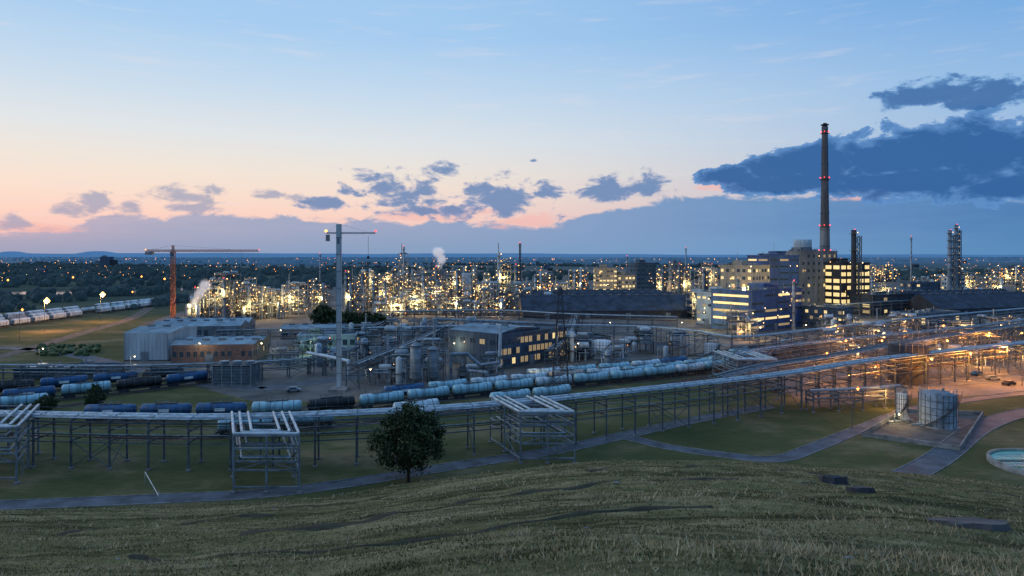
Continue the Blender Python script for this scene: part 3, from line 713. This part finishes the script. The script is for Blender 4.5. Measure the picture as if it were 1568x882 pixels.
# ------------------------------------------------------------------ tanks & silos
def tank(px,pb,pt,r,m='white',name='storage_tank',rail=True):
    x,Y=G(px,pb); z=ZT(pt,Y)-r*.12; mb=MB()
    mb.lathe((0,0,0),[(r+.3,0),(r+.3,.3),(r,.3),(r,z),(r*.5,z+r*.1),(.02,z+r*.16)],m,28)
    for k in range(1,5): mb.lathe((0,0,z*k/5),[(r,0),(r+.04,0),(r+.04,.1),(r,.1)],'steel',28)
    for k in range(20):
        a=k*math.pi/10; p=((r-.1)*math.cos(a),(r-.1)*math.sin(a)); b=((r-.1)*math.cos(a+math.pi/10),(r-.1)*math.sin(a+math.pi/10))
        mb.beam((p[0],p[1],z),(p[0],p[1],z+1.1),.06,'steel_light'); mb.beam((p[0],p[1],z+1.1),(b[0],b[1],z+1.1),.06,'steel_light'); mb.beam((p[0],p[1],z+.6),(b[0],b[1],z+.6),.04,'steel_light')
        mb.beam(((r+.02)*math.cos(a),(r+.02)*math.sin(a),.3),((r+.02)*math.cos(a),(r+.02)*math.sin(a),z),.1,'steel')
    n=40
    for k in range(n):
        a=-2.9+k*.06; zz=z*k/n
        mb.beam(((r+.05)*math.cos(a),(r+.05)*math.sin(a),zz),((r+.8)*math.cos(a),(r+.8)*math.sin(a),zz),.28,'steel_dark',.05)
        if k%3==0: mb.beam(((r+.8)*math.cos(a),(r+.8)*math.sin(a),zz),((r+.8)*math.cos(a),(r+.8)*math.sin(a),zz+1),.04,'steel')
    mb.cyl((r*.3,0,z),(r*.3,0,z+1),.3,'galv',n=8); mb.cyl((-r-.2,-1,.6),(-r-3,-1,.6),.2,'pipe_silver',n=8)
    mb.obj(name,(x,Y,0))
tank(1436,652,598,3.9,'galv'); tank(1381,640,602,1.25,'white'); tank(921,547,520,4.0,'white'); tank(957,538,519,2.6,'white'); tank(902,527,512,3,'wall_grey'); tank(1090,545,525,3,'wall_white'); tank(720,440,428,10,'white'); tank(1390,585,525,5.5,'wall_dark','gas_holder_tank')
tank(487,512,498,6,'wall_grey'); tank(760,512,500,4,'wall_white'); tank(1180,478,458,7,'wall_grey')
def silo(px,pb,pt,r,m='galv'):
    x,Y=G(px,pb); z=ZT(pt,Y); mb=MB()
    mb.lathe((0,0,0),[(.3,1.6),(r,3.6),(r,z-1),(r*.6,z-.3),(.3,z)],m,18)
    for k in range(6): mb.lathe((0,0,3.6+(z-4.6)*k/5),[(r,0),(r+.06,0),(r+.06,.12),(r,.12)],'steel_light',18)
    for k in range(6):
        a=k*math.pi/3; mb.beam((r*math.cos(a),r*math.sin(a),0),(r*math.cos(a),r*math.sin(a),4),.22,'steel')
    mb.beam((r+.3,0,0),(r+.3,0,z+1),.12,'steel_light'); mb.lathe((0,0,z-1),[(r,0),(r+.7,0),(r+.7,.1),(r,.1)],'grating',18)
    mb.cyl((0,0,z-.3),(0,0,z+1.6),.25,'pipe_silver',n=8); mb.obj('storage_silo',(x,Y,0))
silo(637,596,524,1.7); silo(663,594,530,1.6); silo(618,580,528,1.4); silo(650,575,522,1.5); silo(708,592,560,1.5,'wall_dark')
mb=MB()
def pipe(mb,pts,r,m='galv',n=12):
    for a,b in zip(pts[:-1],pts[1:]):
        mb.cyl(a,b,r,m,n=n); mb.lathe((b[0],b[1],b[2]),[(.01,-r),(r*.7,-r*.7),(r,0),(r*.7,r*.7),(.01,r)],m,n)
x,y=G(690,590); pipe(mb,[(x,y,0),(x,y,9.5),(x+5,y+1,9.5),(x+9,y+1,6),(x+15,y,7),(x+15,y,9),(x+15,y+20,16)],.55)
x,y=G(665,560); pipe(mb,[(x,y,0),(x,y,16.8),(x+22,y+4,15.5),(x+44,y,15),(x+44,y,0)],.5)
x,y=G(745,596); pipe(mb,[(x,y,0),(x,y,5),(x-8,y+4,5),(x-8,y+4,0)],.5); mb.obj('duct_pipework')
mb=MB(); x,y=G(470,572); pipe(mb,[(x,y,7),(x+8,y-4,6.4),(x+16,y-8,5.5),(x+16,y-8,0)],.6,'pipe_white')
for k in range(3): mb.truss((x+1+k*6,y-1-k*3,0),(x+1+k*6,y-1-k*3,6),1,'steel',t=.12)
mb.obj('transfer_pipe')
mb=MB(); bpn=[G(1320,668),(G(1385,632)),G(1505,636),G(1470,690)]
for a,b in zip(bpn,bpn[1:]+bpn[:1]): mb.beam((a[0],a[1],.5),(b[0],b[1],.5),.3,'concrete',1.0)
mb.add([(p[0],p[1],.06) for p in bpn],[(0,1,2,3)],'concrete_dark')
x,y=G(1360,650)
for k in range(4):
    mb.cyl((x+k*1.8,y+k*.5,.6),(x+1.2+k*1.8,y+k*.5,.6),.35,'galv',n=10); mb.box(x+k*1.8-.2,y+k*.5-.5,.06,x+1.4+k*1.8,y+k*.5+.5,.3,'concrete')
    mb.cyl((x+k*1.8,y+k*.5,.6),(x+k*1.8,y+k*.5,2.4),.12,'pipe_silver',n=8)
mb.bulb((x+2,y-1,2.6),.22,'lamp_white'); mb.obj('tank_bund')
plight(x+2,y-1,3.4,1300,(1,.62,.22)); x,y=G(1360,628); plight(x,y,4,2200,(1,.45,.12))
mb=MB(); x,y=G(1603,716); mb.lathe((0,0,0),[(9.2,0),(9.2,1.0),(8.6,1.0),(8.6,.2)],'concrete',48); mb.add([(8.6*math.cos(k*math.pi/24),8.6*math.sin(k*math.pi/24),.7) for k in range(48)],[tuple(range(48))],'water_green')
mb.beam((-9,0,1.3),(9,0,1.3),1,'grating',.1)
for s in(-.5,.5): mb.beam((-9,s,2.3),(9,s,2.3),.06,'steel_light')
mb.obj('clarifier_basin',(x,y,0)); plight(x-2,y,5,200,(.5,1,.7))

# ------------------------------------------------------------------ lamps
def lampmesh(m,h=9,br=.3):
    mb=MB(); mb.cyl((0,0,0),(0,0,h),.1,'steel',r2=.06,n=8); mb.beam((0,0,h),(1.2,0,h+.3),.08,'steel'); mb.box(.9,-.18,h+.2,1.7,.18,h+.4,'steel_light'); mb.bulb((1.3,0,h+.1),br,m)
    return mb.obj('street_lamp_mesh',mesh_only=True)
LO=lampmesh('lamp_orange',9,.4); LOB=lampmesh('lamp_orange',14,.65); LW=lampmesh('lamp_white',8,.28); LBIG=lampmesh('lamp_orange',16,1.1); LBB=lampmesh('lamp_warm',16,1.8)
for (px,py,P) in [(1445,560,8000),(1480,585,13000),(1530,572,14000),(1565,590,13000),(1420,596,9000),(1345,560,5000),(1300,600,7000),(1510,545,8000),(1440,530,6000),(1560,545,8000),(1305,655,900),(1240,612,2500),(1275,530,4500),(1470,545,6000),(1335,598,9000),(1380,540,4500),(1290,560,3000),(1260,585,4000)]:
    x,y=G(px,py); link('street_lamp',LO if py>525 else LOB,(x,y,0)); plight(x+1.3,y,8.7,P*1.15,(1,.34,.05))
for (px,py) in [(425,535),(560,610),(395,560),(880,560),(1160,530),(1230,525),(930,520),(1040,520),(300,560),(200,585),(60,570),(690,560)]:
    x,y=G(px,py); link('street_lamp',LW,(x,y,0)); plight(x+1.3,y,7.6,900,(1,.75,.4))
for (px,py) in [(68,508),(154,492)]:
    x,y=G(px,py); link('street_lamp',LBB,(x,y,0)); plight(x+1.3,y-1,15,26000,(1,.42,.1))
for (px,py) in [(250,452),(10,455),(110,448),(215,446),(30,520),(200,478)]:
    x,y=G(px,py); link('street_lamp',LBIG if py<460 else LOB,(x,y,0))

# ------------------------------------------------------------------ trees
def tree(name,x,y,z0,h,cr,nl=9000,seed=0,trunk=.22,size=.33,squash=.85):
    rg=np.random.RandomState(seed); mb=MB(); th=h*trunk; cz=z0+th+(h-th)*.5; hr=(h-th)*.5
    mb.lathe((x,y,z0),[(h*.035,-.3),(h*.024,.5),(h*.02,th),(h*.012,th+hr*.9),(.03,th+hr*1.5)],'bark',10)
    for k in range(11):
        a=rg.rand()*6.28; e=rg.uniform(.2,1.2); zz=z0+th*rg.uniform(.85,1.6); l=cr*rg.uniform(.6,.9)
        p0=Vector((x,y,zz)); p1=p0+Vector((math.cos(a)*l*.5,math.sin(a)*l*.5,l*.35*e)); p2=p1+Vector((math.cos(a+.3)*l*.4,math.sin(a+.3)*l*.4,l*.35*e))
        mb.cyl(p0,p1,h*.011,'bark',r2=h*.007,n=6); mb.cyl(p1,p2,h*.007,'bark',r2=.03,n=5)
    nc=95; cs=[]
    while len(cs)<nc:
        v=rg.uniform(-1,1,3); q_=np.linalg.norm(v)
        if q_>1 or q_<.45: continue
        f=1-.25*max(0,v[2])
        cs.append((v[0]*cr*.9*f,v[1]*cr*.9*f,v[2]*hr*.9))
    cs=np.array(cs); ci=rg.randint(0,nc,nl); cl=rg.uniform(.5,1.15,nc)
    pts=cs[ci]+rg.randn(nl,3)*(cr*.105*cl[ci])[:,None]
    pts+=np.array([x,y,cz]); A=rg.randn(nl,3); A/=np.linalg.norm(A,axis=1)[:,None]; Bv=np.cross(A,rg.randn(nl,3)); Bv/=np.linalg.norm(Bv,axis=1)[:,None]
    s=size*rg.uniform(.5,1.1,nl)[:,None]*.5
    Qv=np.stack([pts-A*s-Bv*s*.6,pts+A*s-Bv*s*.6,pts+A*s+Bv*s*.6,pts-A*s+Bv*s*.6],1).reshape(-1,3)
    o=len(mb.v); mb.v.extend(map(tuple,Qv)); k1=mb.mi('leaf_dark'); k2=mb.mi('leaf_mid')
    lt=rg.rand(nc)<.4
    for i in range(nl): mb.f.append((o+4*i,o+4*i+1,o+4*i+2,o+4*i+3)); mb.m.append(k2 if (lt[ci[i]] and rg.rand()<.7) or rg.rand()<.12 else k1); mb.s.append(False)
    mb.obj(name)
x,y=G(625,738); tree('broadleaf_tree',x,y,0,13.6,6.9,17000,1,.17,.42)
x,y=G(145,632); tree('broadleaf_tree',x,y,0,7.6,2.6,3000,2,.12,.4)
x,y=G(70,632); tree('shrub',x,y,0,4.6,2.8,2500,3,.05,.4)
for i,(px,py,h,c) in enumerate([(496,513,16,6.5),(535,514,12,7),(560,514,11.5,7),(578,513,11,5.5),(515,513,12,6),(985,520,6,4)]):
    x,y=G(px,py); tree('broadleaf_tree',x,y,0,h,c,3600,10+i,.08,1.1)

bm=bmesh.new(); bmesh.ops.create_icosphere(bm,subdivisions=2,radius=1); bm.verts.ensure_lookup_table()
tv=np.array([v.co[:] for v in bm.verts]); tf=np.array([[v.index for v in f.verts] for f in bm.faces]); bm.free()
def woods(name,cent,m):
    n=len(cent); V_=[];
    for (x,y,r,h) in cent:
        t=tv*(1+np.random.uniform(-.35,.35,(len(tv),1))); t=t*np.array([r,r,h*.55]); V_.append(t+np.array([x,y,h*.45]))
    co=np.concatenate(V_); F=np.concatenate([tf+i*len(tv) for i in range(n)]); npmesh(name,co,F,[m])
def bandtrees(lines,per):
    out=[]
    for (p0,y0,p1,y1,hh) in lines:
        a=G(p0,y0);b=G(p1,y1); L_=math.hypot(b[0]-a[0],b[1]-a[1]); n=int(min(per,max(8,L_/(hh*.35))))
        for k in range(n):
            t=R.random(); sp_=R.gauss(0,hh*1.2); h=hh*R.uniform(.4,1.1)
            out.append((a[0]+(b[0]-a[0])*t+R.gauss(0,hh*.5),a[1]+(b[1]-a[1])*t+sp_,h*R.uniform(.35,.6)*min(2.2,max(1,L_/n/hh*1.6)),h))
    return out
ln=[(340,456,445,456,17),(350,462,450,464,15),(345,450,430,450,18),(-60,470,110,462,10),(100,455,260,450,9),(-60,480,60,474,8),(-50,440,330,436,12),(-60,436,200,434,12),(250,442,345,440,12),(150,445,240,443,7),(440,440,560,436,14),(230,470,280,462,8),(560,432,900,428,13),(430,446,500,442,13),(-40,462,120,455,10),(0,430,400,427,13),(100,424,500,421,13),(-50,420,300,418,13),(900,428,1300,426,13),(1330,425,1620,422,13),(500,424,900,422,12)]
for k in range(40):
    y0=R.uniform(404,433); p=R.uniform(-100,500) if k<24 else R.uniform(400,1650); ln.append((p,y0,p+R.uniform(100,300),y0+R.uniform(-2,2),R.uniform(8,12)))
woods('distant_woods',bandtrees(ln,150),'far_foliage_haze')
ln=[]
for k in range(60):
    y0=395+R.random()**1.6*12; p=R.uniform(-150,1500); ln.append((p,y0,p+R.uniform(100,400),y0+R.uniform(-.3,.3),R.uniform(9,13)))
woods('distant_woods',bandtrees(ln,110),'farther_foliage_haze')
woods('scrub',[(*G(R.uniform(60,150),R.uniform(532,545)),R.uniform(.8,2.0),R.uniform(1.0,2.4)) for _ in range(70)],'leaf_mid')
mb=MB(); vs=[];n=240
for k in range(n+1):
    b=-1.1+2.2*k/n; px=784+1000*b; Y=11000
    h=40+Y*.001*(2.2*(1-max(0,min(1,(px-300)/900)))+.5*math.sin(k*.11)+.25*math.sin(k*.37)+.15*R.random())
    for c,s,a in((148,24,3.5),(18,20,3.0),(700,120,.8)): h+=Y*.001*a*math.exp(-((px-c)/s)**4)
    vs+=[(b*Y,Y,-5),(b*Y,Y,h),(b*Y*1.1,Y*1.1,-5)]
mb.add(vs,[(3*k,3*k+3,3*k+4,3*k+1) for k in range(n)]+[(3*k+1,3*k+4,3*k+5,3*k+2) for k in range(n)],'hills_haze'); mb.obj('distant_hills')
mb=MB(); P=smooth([G(*p) for p in((-200,452),(0,449),(120,449),(250,445),(330,441))],8); ribbon(mb,P,-22,22,.25,'water'); mb.obj('canal')
mb=MB()
for k in range(60):
    py=402+R.random()**1.3*36; px=R.uniform(-80,1650)
    if 300<px<1330 and py>420: py=R.uniform(402,414)
    x,y=G(px,py); s=R.uniform(.8,1.4); w=12*s; h=R.uniform(5,8)*s
    mb.box(x,y,0,x+w,y+8*s,h,R.choice(('wall_bluegrey','wall_dark'))); v=[(x-.5,y-.5,h+.01),(x+w+.5,y-.5,h+.01),(x+w+.5,y+8*s+.5,h+.01),(x-.5,y+8*s+.5,h+.01),(x,y+4*s,h+3*s),(x+w,y+4*s,h+3*s)]
    mb.add(v,[(0,1,5,4),(2,3,4,5),(0,4,3),(1,2,5)],'roof_dark')
for k in range(420):
    py=398+R.random()**1.2*45; px=R.uniform(-50,1650)
    if 300<px<1330 and py>425: py=R.uniform(398,425)
    x,y=G(px,py); z=R.uniform(9,15); mb.bulb((x,y,z),.00048*y*R.uniform(.4,1.2),R.choice(('lamp_orange','lamp_orange','lamp_orange','lamp_warm')))
mb.obj('distant_town')
mb=MB(); x,y=G(153,410); mb.box(0,0,0,30,20,ZT(393,y),'wall_bluegrey'); mb.box(30,2,0,44,18,ZT(398,y),'wall_dark'); mb.box(5,4,ZT(393,y),14,12,ZT(391,y),'wall_grey'); mb.obj('apartment_tower',(x,y,0))

# ------------------------------------------------------------------ small stuff
def car(x,y,rot,m):
    mb=MB(); pr=[(-2.1,.35),(-2.15,.8),(-1.5,.95),(-.9,1.42),(.6,1.45),(1.2,.98),(2.0,.82),(2.15,.4)]
    vs=[(a,-.85,b) for a,b in pr]+[(a,.85,b) for a,b in pr]; n=len(pr)
    mb.add(vs,[tuple(range(n)),tuple(range(2*n-1,n-1,-1))]+[(i,i+n,(i+1)%n+n,(i+1)%n) for i in range(n)],m)
    for s in(-.87,.87): mb.add([(-1.3,s,.98),(-.85,s,1.36),(.55,s,1.38),(1.0,s,.98)],[(0,1,2,3)],'glass')
    for a in(-1.35,1.35):
        for s in(-.8,.8): mb.cyl((a,s-.1,.33),(a,s+.1,.33),.33,'tank_black',n=12)
    mb.obj('parked_car',(x,y,.04),rot)
for i,(px,py) in enumerate([(1520,582),(1496,575),(1545,590),(450,600),(1200,545),(1190,600)]):
    x,y=G(px,py); car(x,y,R.uniform(-.2,.4),('galv','tank_blue','tank_black','galv','galv','tank_black')[i])
mb=MB(); a=G(222,742);b=G(243,768)
for t in(0,.33,.66,1):
    X=a[0]+(b[0]-a[0])*t;Y=a[1]+(b[1]-a[1])*t; mb.cyl((X,Y,0),(X,Y,1.3),.05,'steel_light',n=6)
mb.beam((*a,2.2),(*b,.9),.09,'paint'); mb.beam((*b,0),(*b,1.6),.07,'paint'); mb.beam((*a,0),(*a,2.2),.07,'paint'); mb.obj('handrail')
def rock_slab(px,py,w,d,h,name,m='concrete_dark'):
    x,y,z=hill_at(px,py); mb=MB(); r=random.Random(px)
    n=14; top=[];bot=[]
    for k in range(n):
        a=k*2*math.pi/n; q_=r.uniform(.8,1.1); bot.append((w*.55*q_*math.cos(a),d*.6*q_*math.sin(a),-1.2)); top.append((w*.45*q_*math.cos(a),d*.45*q_*math.sin(a),h*r.uniform(.7,1.1)-.25*d*.45*math.sin(a)))
    mb.add(bot+top,[(k,(k+1)%n,n+(k+1)%n,n+k) for k in range(n)]+[tuple(range(n,2*n))],m); mb.obj(name,(x,y,z))
rock_slab(1480,803,4.2,2.8,.22,'concrete_slab','concrete_dark'); rock_slab(1275,738,3.6,2.5,.7,'concrete_culvert','wall_dark'); rock_slab(1318,752,2.5,2,.35,'concrete_culvert','wall_dark')
for px,py,s in [(180,857,.09),(897,809,.10),(944,740,.2),(1300,856,.10),(418,779,.16)]:
    x,y,z=hill_at(px,py); mb=MB(); t=tv*np.random.uniform(.6,1.3,(len(tv),1))*np.array([s*1.4,s*.8,s*.5]); mb.add([tuple(v) for v in t],[tuple(f) for f in tf],'concrete'); mb.obj('stone',(x,y,z+s*.15))

# ------------------------------------------------------------------ steam plumes (volumes)
sm=bpy.data.materials.new('steam'); sm.use_nodes=True; nt=sm.node_tree; nt.nodes.remove(nt.nodes['Principled BSDF'])
pv=nt.nodes.new('ShaderNodeVolumePrincipled'); pv.inputs['Color'].default_value=(.95,.95,.97,1)
tc2=nt.nodes.new('ShaderNodeTexCoord'); nn=nt.nodes.new('ShaderNodeTexNoise'); nn.inputs['Scale'].default_value=2.4; nn.inputs['Detail'].default_value=3
nt.links.new(tc2.outputs['Object'],nn.inputs['Vector'])
ln_=nt.nodes.new('ShaderNodeVectorMath'); ln_.operation='LENGTH'; nt.links.new(tc2.outputs['Object'],ln_.inputs[0])
f1=maprange(nt,ln_.outputs['Value'],.1,1,1,0); mu=nt.nodes.new('ShaderNodeMath'); mu.operation='ADD'; nt.links.new(nn.outputs['Fac'],mu.inputs[0]); nt.links.new(f1,mu.inputs[1])
de=maprange(nt,mu.outputs[0],.6,1.35,0,.26); nt.links.new(de,pv.inputs['Density'])
me_=nt.nodes.new('ShaderNodeMath'); me_.operation='MULTIPLY'; nt.links.new(de,me_.inputs[0]); me_.inputs[1].default_value=.36; nt.links.new(me_.outputs[0],pv.inputs['Emission Strength']); pv.inputs['Emission Color'].default_value=(.80,.76,.82,1)  # emission stands in for plant light scattered inside the steam
nt.links.new(pv.outputs[0],nt.nodes['Material Output'].inputs['Volume']); MATS['steam']=sm
def plume(parts):
    e=bpy.data.objects.new('steam_plume',None); sc.collection.objects.link(e)
    for i,(px,py,Y,sx,sz,tilt) in enumerate(parts):
        me=bpy.data.meshes.new('puff'); me.from_pydata([tuple(v) for v in tv],[],[tuple(f) for f in tf]); me.materials.append(sm)
        o=bpy.data.objects.new('puff_%d'%(i+1),me); sc.collection.objects.link(o); o.parent=e
        o.location=((px-784)*Y/1000,Y,ZT(py,Y)); o.scale=(sx,sx,sz); o.rotation_euler=(0,tilt,0)
plume([(299,462,365,2.8,5.5,.3),(306,449,365,4.2,6.5,.45),(314,437,365,5,5,.6)])
plume([(672,408,640,5,7,.1),(676,397,640,7,8,.2),(671,386,640,9,8,0)])
plume([(740,441,560,6,6,.4)])

# ------------------------------------------------------------------ world sky
w=bpy.data.worlds.new('World'); sc.world=w; w.use_nodes=True; nt=w.node_tree; N=nt.nodes; L=nt.links
bg=N['Background']
tc=N.new('ShaderNodeTexCoord'); sp=N.new('ShaderNodeSeparateXYZ'); L.new(tc.outputs['Generated'],sp.inputs[0])
def M(op,a,b=None,c=None):
    m=N.new('ShaderNodeMath'); m.operation=op
    for i,v in enumerate((a,b,c)):
        if v is None: continue
        if isinstance(v,(int,float)): m.inputs[i].default_value=v
        else: L.new(v,m.inputs[i])
    return m.outputs[0]
X,Yv,Zv=sp.outputs
th=M('ARCTAN2',X,Yv); ln2=M('MAXIMUM',M('SQRT',M('ADD',M('MULTIPLY',X,X),M('MULTIPLY',Yv,Yv))),.001); ph=M('DIVIDE',Zv,ln2)
def srgbs(st): return [(p,lin(c)) for p,c in st]
RS=[(0,(208,184,194)),(.025,(238,194,188)),(.055,(250,210,196)),(.085,(248,222,206)),(.12,(240,228,216)),(.17,(224,229,232)),(.24,(198,219,238)),(.33,(166,204,240)),(.7,(150,190,235)),(1,(150,188,232))]
RR=[(0,(98,142,188)),(.08,(132,168,210)),(.13,(148,182,220)),(.22,(140,183,227)),(.3,(118,170,224)),(.38,(98,157,219)),(.7,(112,160,220)),(1,(140,182,230))]
cl_=ramp(nt,ph,srgbs(RS)); cr_=ramp(nt,ph,srgbs(RR))
sd=Vector((-.62,.78)).normalized(); dot=M('ADD',M('MULTIPLY',M('DIVIDE',X,ln2),sd.x),M('MULTIPLY',M('DIVIDE',Yv,ln2),sd.y))
azf=maprange(nt,dot,.99,.04)
base=mixc(nt,azf,cl_,cr_)
cv=N.new('ShaderNodeCombineXYZ'); L.new(th,cv.inputs[0]); L.new(ph,cv.inputs[1])
def wn(scale,detail,sx,sy,rough=.6,dist=0):
    mp=N.new('ShaderNodeMapping'); mp.inputs['Scale'].default_value=(sx,sy,1); L.new(cv.outputs[0],mp.inputs['Vector'])
    n=N.new('ShaderNodeTexNoise'); n.noise_dimensions='2D'; n.inputs['Scale'].default_value=scale; n.inputs['Detail'].default_value=detail; n.inputs['Roughness'].default_value=rough; n.inputs['Distortion'].default_value=dist
    L.new(mp.outputs[0],n.inputs['Vector']); return n.outputs['Fac']
nbig=wn(17,7,1,2.0,.62,.3); nfine=wn(45,5,1,1.8,.6); nst=wn(7,5,1,9,.62)
def T(px): return math.atan((px-784)/1000)
def PH(px,py): return (390-py)/1000*math.cos(T(px))
wis=maprange(nt,nst,.52,.8,0,.25); base=mixc(nt,wis,base,lin((230,222,226)))
edge=[(-200,365),(0,352),(60,350),(100,346),(150,332),(300,327),(420,330),(560,334),(700,338),(860,342),(900,325),(1000,305),(1100,297),(1300,297),(1568,300),(1900,310)]
t01=maprange(nt,th,-1.2,1.2,0,1,False)
er=ramp(nt,t01,[((T(p)+1.2)/2.4,(PH(p,y_)*4,)*3) for p,y_ in edge])
eh=M('MULTIPLY',er,.25)
bkd=M('SUBTRACT',M('ADD',eh,M('MULTIPLY',M('SUBTRACT',nbig,.5),.035)),ph)
bank=maprange(nt,bkd,-.001,.006)
bankc=ramp(nt,t01,srgbs([((T(p)+1.2)/2.4,c) for p,c in[(-200,(196,172,190)),(0,(190,174,192)),(250,(166,170,197)),(600,(144,163,197)),(900,(120,155,198)),(1200,(92,140,190)),(1568,(72,124,180))]]))
hzc=ramp(nt,t01,srgbs([((T(p)+1.2)/2.4,c) for p,c in[(-200,(150,160,190)),(0,(142,158,190)),(600,(126,158,194)),(1100,(108,154,198)),(1568,(86,138,186))]]))
bankc=mixc(nt,maprange(nt,ph,.0,.05),hzc,bankc)
bst=maprange(nt,nst,.35,.7,0,.3); bankc=mixc(nt,bst,bankc,hzc)
base=mixc(nt,M('MULTIPLY',bank,.92),base,bankc)
def field(blobs):
    cur=None
    for (px,py,a,c) in blobs:
        cs_=math.cos(T(px)); sx=1000/(a*cs_*cs_); sy=1000/(c*cs_)
        m=N.new('ShaderNodeVectorMath'); m.operation='MULTIPLY_ADD'; L.new(cv.outputs[0],m.inputs[0]); m.inputs[1].default_value=(sx,sy,0); m.inputs[2].default_value=(-T(px)*sx,-PH(px,py)*sy,0)
        l=N.new('ShaderNodeVectorMath'); l.operation='LENGTH'; L.new(m.outputs[0],l.inputs[0])
        cur=l.outputs['Value'] if cur is None else M('MINIMUM',cur,l.outputs['Value'])
    return M('SUBTRACT',1,cur)
def clouds(base,blobs,amp,core,edgec,soft=.10,opac=1.0,nz=None,coredepth=.5,bias=0.,fa=.9):
    F=M('ADD',M('ADD',field(blobs),M('MULTIPLY',M('SUBTRACT',nz or nbig,.5),amp)),M('MULTIPLY_ADD',nfine,fa,-.5*fa-bias))
    mk=M('MULTIPLY',maprange(nt,F,0,soft),opac); cf=maprange(nt,F,.02,coredepth)
    return mixc(nt,mk,base,mixc(nt,cf,edgec,core))
base=clouds(base,[(812,337,75,14),(1320,297,60,10),(660,326,110,14),(40,352,110,14),(1100,284,60,12)],2.2,lin((242,184,176)),lin((232,190,194)),.6,.6,nst)
base=clouds(base,[(100,322,55,15),(150,306,36,16),(280,300,85,16),(430,298,50,12),(285,318,70,10),(200,315,50,14),(15,345,34,14)],3.2,lin((144,156,188)),lin((205,186,196)),.8,.75)
base=clouds(base,[(590,290,74,30),(565,274,34,13),(682,263,40,17),(655,293,20,11),(780,304,100,34),(700,318,100,22),(830,294,50,22),(930,294,78,26),(990,284,44,24),(640,322,60,14),(500,310,40,12),(818,246,10,5)],3.0,lin((92,132,182)),lin((168,174,202)),.5,.88,None,.7,.06)
base=clouds(base,[(1120,270,60,18),(1190,260,70,26),(1250,250,80,36),(1340,246,90,42),(1420,234,100,50),(1500,232,110,54),(1600,234,120,56),(1700,240,140,56),(1200,278,120,20),(1400,276,200,28),(1600,282,200,30)],1.5,lin((46,98,158)),lin((98,146,202)),.12,.97,None,.55,-.12,.6)
base=clouds(base,[(1400,146,72,18),(1460,141,70,24),(1530,136,70,20),(1610,134,70,24),(1490,156,70,12)],2.4,lin((62,110,168)),lin((104,154,208)),.4,.92,None,.6,-.1)
nis=N.new('ShaderNodeTexSky'); nis.sky_type='NISHITA'; nis.sun_disc=False; nis.sun_elevation=math.radians(1.5); nis.sun_rotation=math.radians(-40); 
sc_=N.new('ShaderNodeMix'); sc_.data_type='RGBA'; sc_.blend_type='ADD'; sc_.inputs[0].default_value=.002
L.new(base,sc_.inputs[6]); L.new(nis.outputs[0],sc_.inputs[7]); L.new(sc_.outputs[2],bg.inputs['Color']); bg.inputs['Strength'].default_value=1.0

sky_fill=bpy.data.lights.new('sky_fill','SUN'); sky_fill.energy=.85; sky_fill.angle=math.radians(35); sky_fill.color=(1,.91,.82)  # broad soft lamp added as sky-glow fill to brighten the land
so=bpy.data.objects.new('sky_fill',sky_fill); sc.collection.objects.link(so)
dv=Vector((.75,.10,-.42)); so.rotation_euler=dv.to_track_quat('-Z','Y').to_euler()

cam=bpy.data.cameras.new('camera'); cam.lens=36*1000/1568; cam.sensor_width=36; cam.shift_y=-51/1568; cam.clip_end=40000; cam.clip_start=.5
co_=bpy.data.objects.new('camera',cam); sc.collection.objects.link(co_); co_.location=(0,0,H); co_.rotation_euler=(math.radians(90),0,0); sc.camera=co_
sc.view_settings.view_transform='Standard'; sc.view_settings.look='None'; sc.view_settings.exposure=0
print('lights',NL[0],'objs',len(bpy.data.objects))
